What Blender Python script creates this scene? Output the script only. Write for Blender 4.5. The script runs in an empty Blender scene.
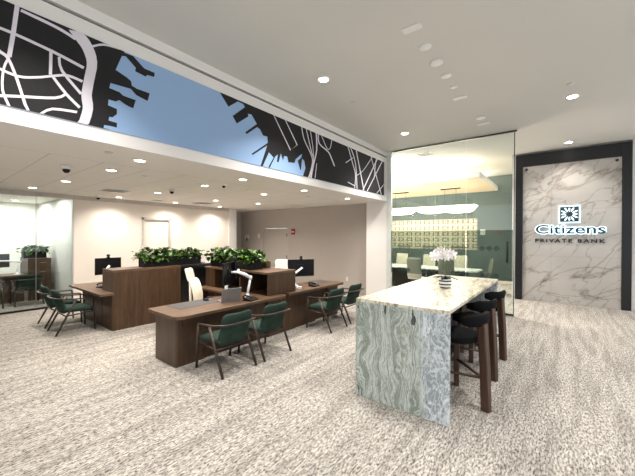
import bpy, bmesh, math, random
from mathutils import Vector, Matrix, Euler
R = math.radians
COL = bpy.context.scene.collection
SC = bpy.context.scene

# ------------------------------------------------------------------ materials
def lin(c):
    return tuple((x/12.92 if x <= .04045 else ((x+.055)/1.055)**2.4) for x in [v/255 for v in c]) + (1.0,)

def new_mat(name):
    m = bpy.data.materials.new(name); m.use_nodes = True
    nt = m.node_tree
    return m, nt, nt.nodes, nt.links, nt.nodes['Principled BSDF']

def plain(name, col, rough=.6, metal=0.0, noise=.06, scale=8, spec=.5, bump=0.0, sheen=0.0):
    m, nt, N, L, b = new_mat(name)
    c = lin(col)
    tc = N.new('ShaderNodeTexCoord'); n = N.new('ShaderNodeTexNoise'); n.inputs['Scale'].default_value = scale
    n.inputs['Detail'].default_value = 4
    L.new(tc.outputs['Object'], n.inputs['Vector'])
    r = N.new('ShaderNodeValToRGB')
    r.color_ramp.elements[0].position = .3; r.color_ramp.elements[1].position = .7
    r.color_ramp.elements[0].color = tuple(v*(1-noise) for v in c[:3])+(1,)
    r.color_ramp.elements[1].color = tuple(min(1, v*(1+noise)) for v in c[:3])+(1,)
    L.new(n.outputs['Fac'], r.inputs['Fac']); L.new(r.outputs['Color'], b.inputs['Base Color'])
    b.inputs['Roughness'].default_value = rough; b.inputs['Metallic'].default_value = metal
    b.inputs['Specular IOR Level'].default_value = spec
    if sheen: b.inputs['Sheen Weight'].default_value = sheen
    if bump:
        bp = N.new('ShaderNodeBump'); bp.inputs['Strength'].default_value = bump; bp.inputs['Distance'].default_value = .004
        L.new(n.outputs['Fac'], bp.inputs['Height']); L.new(bp.outputs['Normal'], b.inputs['Normal'])
    return m

def emit(name, col, strength):
    m, nt, N, L, b = new_mat(name)
    b.inputs['Base Color'].default_value = lin(col)
    b.inputs['Emission Color'].default_value = lin(col)
    b.inputs['Emission Strength'].default_value = strength
    return m

def ramp(N, stops):
    r = N.new('ShaderNodeValToRGB'); e = r.color_ramp.elements
    while len(e) > 1: e.remove(e[-1])
    e[0].position = stops[0][0]; e[0].color = lin(stops[0][1])
    for p, c in stops[1:]:
        q = e.new(p); q.color = lin(c)
    return r

def mapping(N, L, scale=(1,1,1), rot=(0,0,0), loc=(0,0,0), kind='POINT'):
    tc = N.new('ShaderNodeTexCoord'); mp = N.new('ShaderNodeMapping'); mp.vector_type = kind
    mp.inputs['Scale'].default_value = scale; mp.inputs['Rotation'].default_value = rot; mp.inputs['Location'].default_value = loc
    L.new(tc.outputs['Object'], mp.inputs['Vector'])
    return mp

def noise(N, L, vec, scale, detail=4, dist=0.0, rough=.5):
    n = N.new('ShaderNodeTexNoise'); n.inputs['Scale'].default_value = scale; n.inputs['Detail'].default_value = detail
    n.inputs['Distortion'].default_value = dist; n.inputs['Roughness'].default_value = rough
    L.new(vec, n.inputs['Vector']); return n

def mixc(N, L, fac, a, b, mode='MIX'):
    m = N.new('ShaderNodeMix'); m.data_type = 'RGBA'; m.blend_type = mode
    for s, v in ((m.inputs[0], fac), (m.inputs[6], a), (m.inputs[7], b)):
        if hasattr(v, 'links'): L.new(v, s)
        else: s.default_value = v
    return m.outputs[2]

def math_n(N, L, op, a, b=None):
    m = N.new('ShaderNodeMath'); m.operation = op
    for s, v in ((m.inputs[0], a), (m.inputs[1], b)):
        if v is None: continue
        if hasattr(v, 'links'): L.new(v, s)
        else: s.default_value = v
    return m.outputs[0]

def wood(name, vertical=True, base=(72,51,34), light=(98,72,50), dark=(48,34,24), axis='z'):
    m, nt, N, L, b = new_mat(name)
    sc = {'z': (9,9,.7), 'x': (.7,9,9), 'y': (9,.7,9)}[axis]
    mp = mapping(N, L, sc)
    n1 = noise(N, L, mp.outputs[0], 2.2, 6, .6, .6)
    n2 = noise(N, L, mp.outputs[0], 14, 3, .2)
    f = mixc(N, L, .35, n1.outputs['Fac'], n2.outputs['Fac'])
    r = ramp(N, [(.3, dark), (.5, base), (.72, light)])
    L.new(f, r.inputs['Fac']); L.new(r.outputs['Color'], b.inputs['Base Color'])
    b.inputs['Roughness'].default_value = .42
    return m

def glass(name, tint=(236,244,240), refl=.9, rough=0.0):
    m, nt, N, L, b = new_mat(name)
    N.remove(b)
    t = N.new('ShaderNodeBsdfTransparent'); t.inputs['Color'].default_value = lin(tint)
    g = N.new('ShaderNodeBsdfGlossy'); g.inputs['Roughness'].default_value = rough
    g.inputs['Color'].default_value = (refl, refl, refl, 1)
    fr = N.new('ShaderNodeFresnel'); fr.inputs['IOR'].default_value = 1.42
    mx = N.new('ShaderNodeMixShader')
    L.new(fr.outputs[0], mx.inputs[0]); L.new(t.outputs[0], mx.inputs[1]); L.new(g.outputs[0], mx.inputs[2])
    L.new(mx.outputs[0], N['Material Output'].inputs['Surface'])
    return m

def film_mat(name, tint, haze, fac):
    m, nt, N, L, b = new_mat(name)
    t = N.new('ShaderNodeBsdfTransparent'); t.inputs['Color'].default_value = lin(tint)
    b.inputs['Base Color'].default_value = lin(haze); b.inputs['Roughness'].default_value = .5
    mx = N.new('ShaderNodeMixShader'); mx.inputs[0].default_value = fac
    L.new(t.outputs[0], mx.inputs[1]); L.new(b.outputs[0], mx.inputs[2])
    L.new(mx.outputs[0], N['Material Output'].inputs['Surface'])
    return m

def carpet_mat():
    m, nt, N, L, b = new_mat('carpet')
    n1 = noise(N, L, mapping(N, L, (20, 58, 1)).outputs[0], 1.0, 4, .2, .6)
    n2 = noise(N, L, mapping(N, L, (34, 104, 1), loc=(3,1,0)).outputs[0], 1.0, 4, .3, .65)
    n3 = noise(N, L, mapping(N, L, (.9, 9, 1), loc=(5,2,0)).outputs[0], 1.0, 5, .2, .65)
    a = ramp(N, [(.34, (118,113,108)), (.47, (171,165,157)), (.62, (207,200,191))])
    L.new(n1.outputs['Fac'], a.inputs['Fac'])
    fl = ramp(N, [(.395, (28,27,27)), (.42, (108,104,101)), (.45, (255,255,255))])
    L.new(n2.outputs['Fac'], fl.inputs['Fac'])
    c = mixc(N, L, .85, a.outputs['Color'], fl.outputs['Color'], 'MULTIPLY')
    br = ramp(N, [(.40, (214,213,212)), (.56, (255,255,255))])
    L.new(n3.outputs['Fac'], br.inputs['Fac'])
    c = mixc(N, L, .8, c, br.outputs['Color'], 'MULTIPLY')
    L.new(c, b.inputs['Base Color']); b.inputs['Roughness'].default_value = .95
    b.inputs['Specular IOR Level'].default_value = .1
    bp = N.new('ShaderNodeBump'); bp.inputs['Strength'].default_value = .3; bp.inputs['Distance'].default_value = .006
    L.new(n2.outputs['Fac'], bp.inputs['Height']); L.new(bp.outputs['Normal'], b.inputs['Normal'])
    return m

def tile_ceiling_mat():
    m, nt, N, L, b = new_mat('ceiling_tiles')
    mp = mapping(N, L, (1,1,1))
    sx = N.new('ShaderNodeSeparateXYZ'); L.new(mp.outputs[0], sx.inputs[0])
    def line(s, per, off, w):
        a = math_n(N, L, 'ADD', s, off); a = math_n(N, L, 'DIVIDE', a, per); a = math_n(N, L, 'FRACT', a)
        return math_n(N, L, 'LESS_THAN', a, w/per)
    lx = line(sx.outputs[0], .6, 30-1.07, .008)
    ly = line(sx.outputs[1], 1.8, 36-5.13, .008)
    f = math_n(N, L, 'MAXIMUM', lx, ly)
    inside = math_n(N, L, 'GREATER_THAN', sx.outputs[1], 5.12)
    f = math_n(N, L, 'MULTIPLY', f, inside)
    c = mixc(N, L, f, lin((232,228,222)), lin((170,164,156)))
    L.new(c, b.inputs['Base Color']); b.inputs['Roughness'].default_value = .8
    return m

def stone_top_mat():
    m, nt, N, L, b = new_mat('stone_top')
    mp = mapping(N, L, (1.5, .42, 1), rot=(0,0,R(14)), kind='TEXTURE')
    n1 = noise(N, L, mp.outputs[0], 1.6, 8, 1.6, .62)
    n2 = noise(N, L, mp.outputs[0], 5.0, 6, 2.2, .7)
    a = ramp(N, [(.30, (104,98,84)), (.39, (164,155,134)), (.46, (206,199,180)), (.53, (222,216,202)), (.60, (186,174,148)), (.66, (214,207,192)), (.76, (222,218,206))])
    L.new(n1.outputs['Fac'], a.inputs['Fac'])
    v = ramp(N, [(.40, (150,143,128)), (.47, (255,255,255)), (.60, (255,255,255)), (.68, (196,190,176))])
    L.new(n2.outputs['Fac'], v.inputs['Fac'])
    c = mixc(N, L, .7, a.outputs['Color'], v.outputs['Color'], 'MULTIPLY')
    L.new(c, b.inputs['Base Color']); b.inputs['Roughness'].default_value = .34
    return m

def stone_side_mat():
    # green grey slab with wavy upright bands, dark inclusions and a pale zone with white veins
    m, nt, N, L, b = new_mat('stone_waterfall')
    mp = mapping(N, L, (1,1,1))
    w = noise(N, L, mapping(N, L, (1, 1.6, 1.3)).outputs[0], 1.5, 3, .3, .5)
    w2 = noise(N, L, mapping(N, L, (1, 5, 2.4)).outputs[0], 1.6, 4, .4, .6)
    sep = N.new('ShaderNodeSeparateXYZ'); L.new(mp.outputs[0], sep.inputs[0])
    wf = math_n(N, L, 'MULTIPLY', math_n(N, L, 'SUBTRACT', w.outputs['Fac'], .5), .40)
    wg = math_n(N, L, 'MULTIPLY', math_n(N, L, 'SUBTRACT', w2.outputs['Fac'], .5), .07)
    yy = math_n(N, L, 'ADD', math_n(N, L, 'ADD', sep.outputs[1], wf), wg)
    comb = N.new('ShaderNodeCombineXYZ'); L.new(yy, comb.inputs[1])
    L.new(math_n(N, L, 'MULTIPLY', sep.outputs[2], .05), comb.inputs[2])
    bands = noise(N, L, comb.outputs[0], 9.0, 6, 0, .7)
    a = ramp(N, [(.28, (92,102,92)), (.36, (138,147,136)), (.41, (188,194,191)), (.45, (128,139,124)), (.49, (168,176,170)), (.53, (206,211,210)), (.57, (140,150,134)), (.61, (196,202,200)), (.66, (152,161,148)), (.74, (206,212,212))])
    L.new(bands.outputs['Fac'], a.inputs['Fac'])
    pc = lin((150,160,168))
    for sc_, wd, al, k_ in ((2.6,.020,.9,0), (4.5,.022,.75,5), (8.0,.03,.55,9)):
        rn = noise(N, L, mapping(N, L, (1,1.5,.9), loc=(k_,k_,0)).outputs[0], sc_, 5, 1.2, .55)
        rr = ramp(N, [(.5-wd*2, (0,0,0)), (.5, (255,255,255)), (.5+wd*2, (0,0,0))]); L.new(rn.outputs['Fac'], rr.inputs['Fac'])
        pc = mixc(N, L, math_n(N, L, 'MULTIPLY', rr.outputs['Color'], al), pc, lin((228,233,236)))
    mk = math_n(N, L, 'MULTIPLY', math_n(N, L, 'SUBTRACT', -.17, yy), 9.0)
    mkc = N.new('ShaderNodeClamp'); L.new(mk, mkc.inputs[0])
    c = mixc(N, L, mkc.outputs[0], a.outputs['Color'], pc)
    # dark inclusions in the upper part of the slab
    sp = noise(N, L, mapping(N, L, (1, 9, 3.4), loc=(.3,.55,.2)).outputs[0], 1.0, 3, .3, .5)
    sr = ramp(N, [(.27, (44,46,44)), (.30, (255,255,255))]); L.new(sp.outputs['Fac'], sr.inputs['Fac'])
    c = mixc(N, L, .9, c, sr.outputs['Color'], 'MULTIPLY')
    for (iy, iz, wy, wz) in ((.151,1.02,.016,.055), (-.165,.955,.02,.05), (-.155,1.03,.010,.035), (.48,1.0,.008,.02)):
        dn = math_n(N, L, 'MULTIPLY', math_n(N, L, 'SUBTRACT', w2.outputs['Fac'], .5), .09)
        dy = math_n(N, L, 'DIVIDE', math_n(N, L, 'SUBTRACT', math_n(N, L, 'ADD', sep.outputs[1], dn), iy), wy)
        dz = math_n(N, L, 'DIVIDE', math_n(N, L, 'SUBTRACT', sep.outputs[2], iz), wz)
        dd = math_n(N, L, 'ADD', math_n(N, L, 'MULTIPLY', dy, dy), math_n(N, L, 'MULTIPLY', dz, dz))
        c = mixc(N, L, math_n(N, L, 'MULTIPLY', math_n(N, L, 'LESS_THAN', dd, 1.0), .85), c, lin((34,38,36)))
    fn = noise(N, L, mapping(N, L, (1,3.0,1.6)).outputs[0], 11, 7, 1.4, .75)
    fr = ramp(N, [(.38, (158,164,160)), (.48, (255,255,255)), (.60, (206,212,208))]); L.new(fn.outputs['Fac'], fr.inputs['Fac'])
    c = mixc(N, L, .75, c, fr.outputs['Color'], 'MULTIPLY')
    L.new(c, b.inputs['Base Color']); b.inputs['Roughness'].default_value = .25
    return m

def marble_mat():
    m, nt, N, L, b = new_mat('marble_panels')
    mp = mapping(N, L, (1, 1, 1))
    n0 = noise(N, L, mapping(N, L, (1,.8,1.2)).outputs[0], .9, 4, .3)
    base = ramp(N, [(.3, (178,173,167)), (.7, (204,199,193))]); L.new(n0.outputs['Fac'], base.inputs['Fac'])
    c = base.outputs['Color']
    for k, (rot, sc, off, wd) in enumerate(((-40, .75, 0, .005), (-55, 1.0, 7, .003), (-28, .8, 13, .003))):
        n1 = noise(N, L, mapping(N, L, (1,1.9,.7), rot=(R(rot),0,0), loc=(off,off,0), kind='TEXTURE').outputs[0], sc, 6, .5, .5)
        v = ramp(N, [(.5-wd*4, (255,255,255)), (.5-wd, (206,198,190)), (.5, (150,142,134)), (.5+wd, (214,208,202)), (.5+wd*5, (255,255,255))])
        L.new(n1.outputs['Fac'], v.inputs['Fac'])
        c = mixc(N, L, .55, c, v.outputs['Color'], 'MULTIPLY')
    sep = N.new('ShaderNodeSeparateXYZ'); L.new(mp.outputs[0], sep.inputs[0])
    zf = math_n(N, L, 'FRACT', math_n(N, L, 'DIVIDE', sep.outputs[2], 1.28))
    yf = math_n(N, L, 'LESS_THAN', math_n(N, L, 'ABSOLUTE', math_n(N, L, 'SUBTRACT', sep.outputs[1], .22)), .003)
    s = math_n(N, L, 'MAXIMUM', math_n(N, L, 'LESS_THAN', zf, .004), yf)
    c = mixc(N, L, s, c, lin((160,154,147)))
    L.new(c, b.inputs['Base Color']); b.inputs['Roughness'].default_value = .14
    return m

def screen_panel_mat():
    # cream wall panel with blocky brown-grey motif in a grid
    m, nt, N, L, b = new_mat('patterned_panel')
    mp = mapping(N, L, (1,1,1)); sep = N.new('ShaderNodeSeparateXYZ'); L.new(mp.outputs[0], sep.inputs[0])
    def tri(s, per, off=0.0):
        a = math_n(N, L, 'FRACT', math_n(N, L, 'DIVIDE', math_n(N, L, 'ADD', s, 20+off), per))
        return math_n(N, L, 'ABSOLUTE', math_n(N, L, 'SUBTRACT', a, .5))
    ty, tz = tri(sep.outputs[1], .40), tri(sep.outputs[2], .255)
    fy, fz = tri(sep.outputs[1], .10), tri(sep.outputs[2], .064)
    inr = math_n(N, L, 'MULTIPLY', math_n(N, L, 'LESS_THAN', ty, .36), math_n(N, L, 'LESS_THAN', tz, .36))
    blk = math_n(N, L, 'MULTIPLY', math_n(N, L, 'GREATER_THAN', fy, .14), math_n(N, L, 'GREATER_THAN', fz, .12))
    k = math_n(N, L, 'MULTIPLY', inr, blk)
    ring = math_n(N, L, 'ADD', ty, tz)
    circ = math_n(N, L, 'LESS_THAN', ring, .2)
    k = math_n(N, L, 'MULTIPLY', k, math_n(N, L, 'SUBTRACT', 1.0, circ))
    c = mixc(N, L, k, lin((218,208,184)), lin((92,82,66)))
    L.new(c, b.inputs['Base Color']); b.inputs['Roughness'].default_value = .6
    return m

def leaf_mat():
    m, nt, N, L, b = new_mat('pothos_leaf')
    n = noise(N, L, mapping(N, L, (1,1,1)).outputs[0], 14, 3)
    r = ramp(N, [(.34, (20,44,12)), (.5, (48,86,24)), (.66, (112,144,50))])
    L.new(n.outputs['Fac'], r.inputs['Fac']); L.new(r.outputs['Color'], b.inputs['Base Color'])
    b.inputs['Roughness'].default_value = .4
    return m

def stripe_pot_mat():
    m, nt, N, L, b = new_mat('striped_pot')
    mp = mapping(N, L); sep = N.new('ShaderNodeSeparateXYZ'); L.new(mp.outputs[0], sep.inputs[0])
    f = math_n(N, L, 'FRACT', math_n(N, L, 'DIVIDE', sep.outputs[2], .046))
    k = math_n(N, L, 'LESS_THAN', f, .42)
    c = mixc(N, L, k, lin((238,236,232)), lin((24,26,30)))
    L.new(c, b.inputs['Base Color']); b.inputs['Roughness'].default_value = .3
    return m

M = {}
M['carpet'] = carpet_mat(); M['tiles'] = tile_ceiling_mat(); M['stone_top'] = stone_top_mat(); M['stone_side'] = stone_side_mat()
M['marble'] = marble_mat(); M['panel'] = screen_panel_mat(); M['leaf'] = leaf_mat(); M['pot'] = stripe_pot_mat()
M['wood_z'] = wood('walnut_upright', axis='z'); M['wood_x'] = wood('walnut_along', axis='x', base=(94,70,51), light=(120,92,69), dark=(70,51,37))
M['wood_y'] = wood('walnut_across', axis='y', base=(94,70,51), light=(120,92,69), dark=(70,51,37))
M['leg_wood'] = wood('stool_walnut', axis='z', base=(74,52,40), light=(92,66,50), dark=(52,36,28))
M['lobby_ceiling'] = plain('lobby_ceiling_paint', (206,204,198), .9, noise=.015, scale=1)
M['white'] = plain('white_paint', (232,228,224), .7, noise=.01, scale=1)
M['beige'] = plain('beige_wall_paint', (234,224,213), .8, noise=.01, scale=2)
M['taupe'] = plain('taupe_wall_paint', (182,173,165), .85, noise=.02, scale=2)
M['taupe_door'] = plain('grey_door_paint', (182,175,167), .6, noise=.01)
M['off_white'] = plain('glass_office_wall', (226,226,220), .8, noise=.01)
M['green_wall'] = plain('sage_green_wall', (92,104,101), .7, noise=.03)
M['black_frame'] = plain('black_panel', (15,16,21), .4, noise=.05)
M['black'] = plain('black_plastic', (12,12,13), .45, spec=.3)
M['screen'] = plain('dark_screen', (9,9,11), .3, spec=.3)
M['niche'] = plain('black_niche', (14,14,15), .7)
M['planter'] = plain('black_planter', (10,10,11), .6, spec=.3)
M['green_fabric'] = plain('green_suede', (40,58,50), .9, noise=.35, scale=7, spec=.25)
M['chair_metal'] = plain('bronze_metal', (62,50,42), .4, metal=.3)
M['black_fabric'] = plain('black_upholstery', (10,11,14), .9, noise=.2, scale=20, spec=.2)
M['navy'] = plain('navy_laminate', (16,18,34), .45)
M['cream'] = plain('cream_fabric', (238,226,204), .8, noise=.03)
M['cream_frame'] = plain('cream_plastic', (226,220,208), .5)
M['grey_fabric'] = plain('grey_fabric', (186,182,170), .8)
M['silver'] = plain('silver_metal', (150,150,150), .35, metal=.6)
M['arm_white'] = plain('white_enamel', (232,232,234), .35)
M['desk_pad'] = plain('dark_grey_leather', (66,64,64), .6)
M['white_plastic'] = plain('white_plastic', (226,224,220), .5, noise=.02)
M['steel'] = plain('dark_steel', (60,62,62), .35, metal=.7)
M['red'] = plain('red_plastic', (150,26,30), .4)
M['vent'] = plain('vent_grille', (206,203,198), .6)
M['ink'] = plain('dark_glass_ink', (30,44,42), .5)
M['sky_blue'] = plain('mural_pale_blue', (146,176,214), .75, noise=.05, scale=.6)
M['charcoal'] = plain('mural_charcoal', (24,23,24), .85, noise=.12, scale=14)
M['lilac'] = plain('mural_road_white', (220,214,222), .75, noise=.01)
M['teal'] = plain('logo_teal', (26,62,72), .4)
M['dark_letter'] = plain('dark_bronze_letter', (34,32,34), .4)
M['halo'] = emit('backlit_acrylic', (214,238,250), 1.6)
M['petal_lit'] = emit('backlit_petals', (226,240,246), 1.0)
M['lamp'] = emit('lamp_diffuser', (255,246,230), 14)
M['lamp_office'] = emit('lamp_diffuser_office', (255,244,224), 10)
M['cove'] = emit('cove_strip', (255,250,240), 45)
M['pendant'] = emit('pendant_diffuser', (255,248,226), 2.6)
M['glass'] = glass('clear_glass', (247,251,249))
M['glass_l'] = glass('office_glass', (246,250,248))
M['film'] = film_mat('tinted_film', (206,212,208), (120,132,126), .06)
M['jamb'] = plain('frosted_jamb', (206,212,206), .4)
M['canopy_wood'] = plain('canopy_maple', (236,214,184), .6)
M['petal'] = plain('white_petal', (244,240,240), .6)
M['stem'] = plain('green_stem', (70,92,48), .6)
M['moss'] = plain('dark_leaf', (24,38,26), .5)
M['trim_grey'] = plain('grey_trim', (196,188,178), .6)
M['tan_box'] = plain('tan_card', (140,98,70), .7)

# ------------------------------------------------------------------ mesh builder
class MB:
    def __init__(s): s.bm = bmesh.new(); s.mi = 0; s.M = Matrix.Identity(4)
    def at(s, x=0, y=0, z=0, rz=0, rx=0, ry=0):
        s.M = Matrix.Translation((x,y,z)) @ Euler((rx,ry,rz)).to_matrix().to_4x4(); return s
    def _v(s, p): return s.bm.verts.new(s.M @ Vector(p))
    def _f(s, vs, smooth=False):
        try: f = s.bm.faces.new(vs)
        except ValueError: return
        f.material_index = s.mi; f.smooth = smooth
    def box(s, x0, y0, z0, x1, y1, z1):
        v = [s._v((x,y,z)) for z in (z0,z1) for y in (y0,y1) for x in (x0,x1)]
        for q in ((0,2,3,1),(4,5,7,6),(0,1,5,4),(2,6,7,3),(0,4,6,2),(1,3,7,5)): s._f([v[i] for i in q])
        return s
    def rbox(s, x0, y0, z0, x1, y1, z1, r=.02, n=4):   # box with rounded upright corners
        pts = []
        for cx, cy, a0 in ((x1-r,y1-r,0),(x0+r,y1-r,90),(x0+r,y0+r,180),(x1-r,y0+r,270)):
            for k in range(n+1):
                a = R(a0+90*k/n); pts.append((cx+r*math.cos(a), cy+r*math.sin(a)))
        return s.prism(pts, z0, z1)
    def prism(s, pts, z0, z1, smooth=False):
        a = [s._v((x,y,z0)) for x,y in pts]; b = [s._v((x,y,z1)) for x,y in pts]; n = len(pts)
        s._f(a[::-1]); s._f(b)
        for i in range(n): s._f([a[i], a[(i+1)%n], b[(i+1)%n], b[i]], smooth)
        return s
    def lathe(s, prof, n=20, smooth=True, cap=True):
        rings = []
        for r, z in prof: rings.append([s._v((r*math.cos(2*math.pi*k/n), r*math.sin(2*math.pi*k/n), z)) for k in range(n)])
        for a, b in zip(rings, rings[1:]):
            for k in range(n): s._f([a[k], a[(k+1)%n], b[(k+1)%n], b[k]], smooth)
        if cap: s._f(rings[0][::-1]); s._f(rings[-1])
        return s
    def tube(s, pts, r, n=8, w=None, up=(0,0,1)):
        # sweep; if w is given the section is a rounded rectangle r (along normal) by w (along binormal)
        P = [Vector(p) for p in pts]; rings = []; rr = r if isinstance(r, (list,tuple)) else [r]*len(P)
        up = Vector(up)
        for i, p in enumerate(P):
            t = (P[min(i+1,len(P)-1)] - P[max(i-1,0)]).normalized()
            u = up - t*up.dot(t)
            if u.length < .05: u = Vector((0,1,0)) - t*t.y
            u.normalize(); b = t.cross(u)
            ring = []
            for k in range(n):
                a = 2*math.pi*(k+.5)/n; c, d = math.cos(a), math.sin(a)
                if w is None: q = u*(rr[i]*c) + b*(rr[i]*d)
                else:
                    sc = 1/max(abs(c),abs(d))**.8
                    q = u*(rr[i]*c*sc) + b*(w*d*sc)
                ring.append(s._v(p+q))
            rings.append(ring)
        for a, c in zip(rings, rings[1:]):
            for k in range(n): s._f([a[k], a[(k+1)%n], c[(k+1)%n], c[k]], True)
        s._f(rings[0][::-1]); s._f(rings[-1]); return s
    def pad(s, w, h, t, r=.06, bend=None, nu=12, nv=12, p=5):
        # cushion in the local xz plane, thickness along y, rounded outline; bend(x,z)->(dx,dy,dz)
        def P(u, v, sd):
            x, z = u*w/2, v*h/2
            cx, cz = max(0, abs(x)-(w/2-r)), max(0, abs(z)-(h/2-r))
            if cx > 0 and cz > 0:
                k = max(cx,cz)/math.hypot(cx,cz); cx *= k; cz *= k
                x = math.copysign(w/2-r+cx, x); z = math.copysign(h/2-r+cz, z)
            m = max(abs(u),abs(v)); y = sd*t/2*(1-.75*m**p)
            if m > .999: y = sd*t/2*.35
            q = Vector((x,y,z))
            if bend: q += Vector(bend(x,z))
            return q
        g = {}
        for sd in (-1,1):
            for i in range(nu+1):
                for j in range(nv+1):
                    uu = -1+2*i/nu; vv = -1+2*j/nv
                    uu = math.copysign(1-(1-abs(uu))**1.3, uu); vv = math.copysign(1-(1-abs(vv))**1.3, vv)
                    g[sd,i,j] = s._v(P(uu,vv,sd))
        for i in range(nu):
            for j in range(nv):
                s._f([g[-1,i,j],g[-1,i+1,j],g[-1,i+1,j+1],g[-1,i,j+1]], True)
                s._f([g[1,i,j],g[1,i,j+1],g[1,i+1,j+1],g[1,i+1,j]], True)
        for i in range(nu):
            s._f([g[-1,i,0],g[1,i,0],g[1,i+1,0],g[-1,i+1,0]], True); s._f([g[-1,i,nv],g[-1,i+1,nv],g[1,i+1,nv],g[1,i,nv]], True)
        for j in range(nv):
            s._f([g[-1,0,j],g[-1,0,j+1],g[1,0,j+1],g[1,0,j]], True); s._f([g[-1,nu,j],g[1,nu,j],g[1,nu,j+1],g[-1,nu,j+1]], True)
        return s
    def poly(s, pts):   # flat polygon
        s._f([s._v(p) for p in pts]); return s
    def build(s, name, mat, parent=None, bevel=0, seg=2):
        me = bpy.data.meshes.new(name); bmesh.ops.recalc_face_normals(s.bm, faces=s.bm.faces[:]) 
        s.bm.to_mesh(me); s.bm.free()
        for m in (mat if isinstance(mat, (list,tuple)) else [mat]): me.materials.append(m)
        o = bpy.data.objects.new(name, me); COL.objects.link(o)
        if parent is not None: o.parent = parent
        if bevel:
            b = o.modifiers.new('bevel','BEVEL'); b.width = bevel; b.segments = seg; b.limit_method = 'ANGLE'; b.harden_normals = False
        return o

def tag(o, label, cat, group=None, kind=None):
    o['label'] = label; o['category'] = cat
    if group: o['group'] = group
    if kind: o['kind'] = kind
    return o
def thing(name, label, cat, loc=(0,0,0), rz=0, group=None):
    o = bpy.data.objects.new(name, None); COL.objects.link(o); o.empty_display_size = .1
    o.location = loc; o.rotation_euler = (0,0,rz)
    return tag(o, label, cat, group)
def struct(name, mb, mat, parent=None, bevel=0):
    o = mb.build(name, mat, parent, bevel)
    if parent is None: o['kind'] = 'structure'
    return o
KIDS = {}
def dup(root, loc, rz, label, group=None):
    c = root.copy(); COL.objects.link(c); c.location = loc; c.rotation_euler = (0,0,rz); c['label'] = label
    if group: c['group'] = group
    for ch in root.children:
        d = ch.copy(); COL.objects.link(d); d.parent = c
        for g in ch.children:
            e = g.copy(); COL.objects.link(e); e.parent = d
    return c
def refresh(): bpy.context.view_layer.update()
LAND_WEST = [(-2.6,3.895),(1.483,3.895),(1.483,3.881),(1.576,3.886),(1.674,3.811),(1.702,3.794),(1.82,3.791),(1.814,3.739),(1.731,3.73),(1.717,3.703),(1.596,3.719),(1.604,3.761),(1.496,3.847),(1.457,3.832),(1.394,3.649),(1.432,3.637),(1.51,3.611),(1.555,3.586),(1.561,3.538),(1.618,3.522),(1.66,3.522),(1.761,3.52),(1.738,3.421),(1.674,3.432),(1.61,3.445),(1.55,3.496),(1.458,3.49),(1.344,3.484),(1.332,3.424),(1.432,3.416),(1.471,3.39),(1.604,3.384),(1.577,3.281),(1.529,3.286),(1.484,3.3),(1.432,3.325),(1.394,3.298),(1.325,3.296),(1.32,3.231),(1.407,3.217),(1.407,3.161),(1.364,3.112),(1.332,3.11),(1.325,3.066),(1.407,3.062),(1.407,3.011),(1.345,3.011),(1.284,3.005),(1.277,2.97),(1.332,2.971),(1.332,2.965),(-2.6,2.965)]
LAND_EAST = [(2.75,3.895),(2.768,3.869),(2.897,3.733),(3.07,3.871),(3.171,3.866),(3.204,3.827),(2.973,3.619),(3.051,3.527),(3.275,3.701),(3.267,3.742),(3.339,3.754),(3.45,3.634),(3.213,3.434),(3.243,3.415),(3.459,3.585),(3.518,3.567),(3.588,3.481),(3.683,3.487),(3.693,3.383),(3.342,3.124),(3.364,3.108),(3.683,3.338),(3.535,2.965),(3.581,2.965),(3.723,3.229),(3.832,3.162),(3.709,2.977),(3.743,2.972),(3.872,3.188),(3.933,3.237),(3.913,3.104),(3.954,3.105),(4.011,3.272),(4.065,3.152),(4.092,3.244),(4.174,3.249),(4.202,3.152),(4.373,3.172),(4.402,3.245),(4.582,3.385),(4.564,3.309),(4.461,3.228),(4.535,3.07),(4.553,3.066),(4.589,3.293),(4.651,3.265),(4.69,3.13),(4.616,2.965),(8.12,2.965),(8.12,3.895)]
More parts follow.
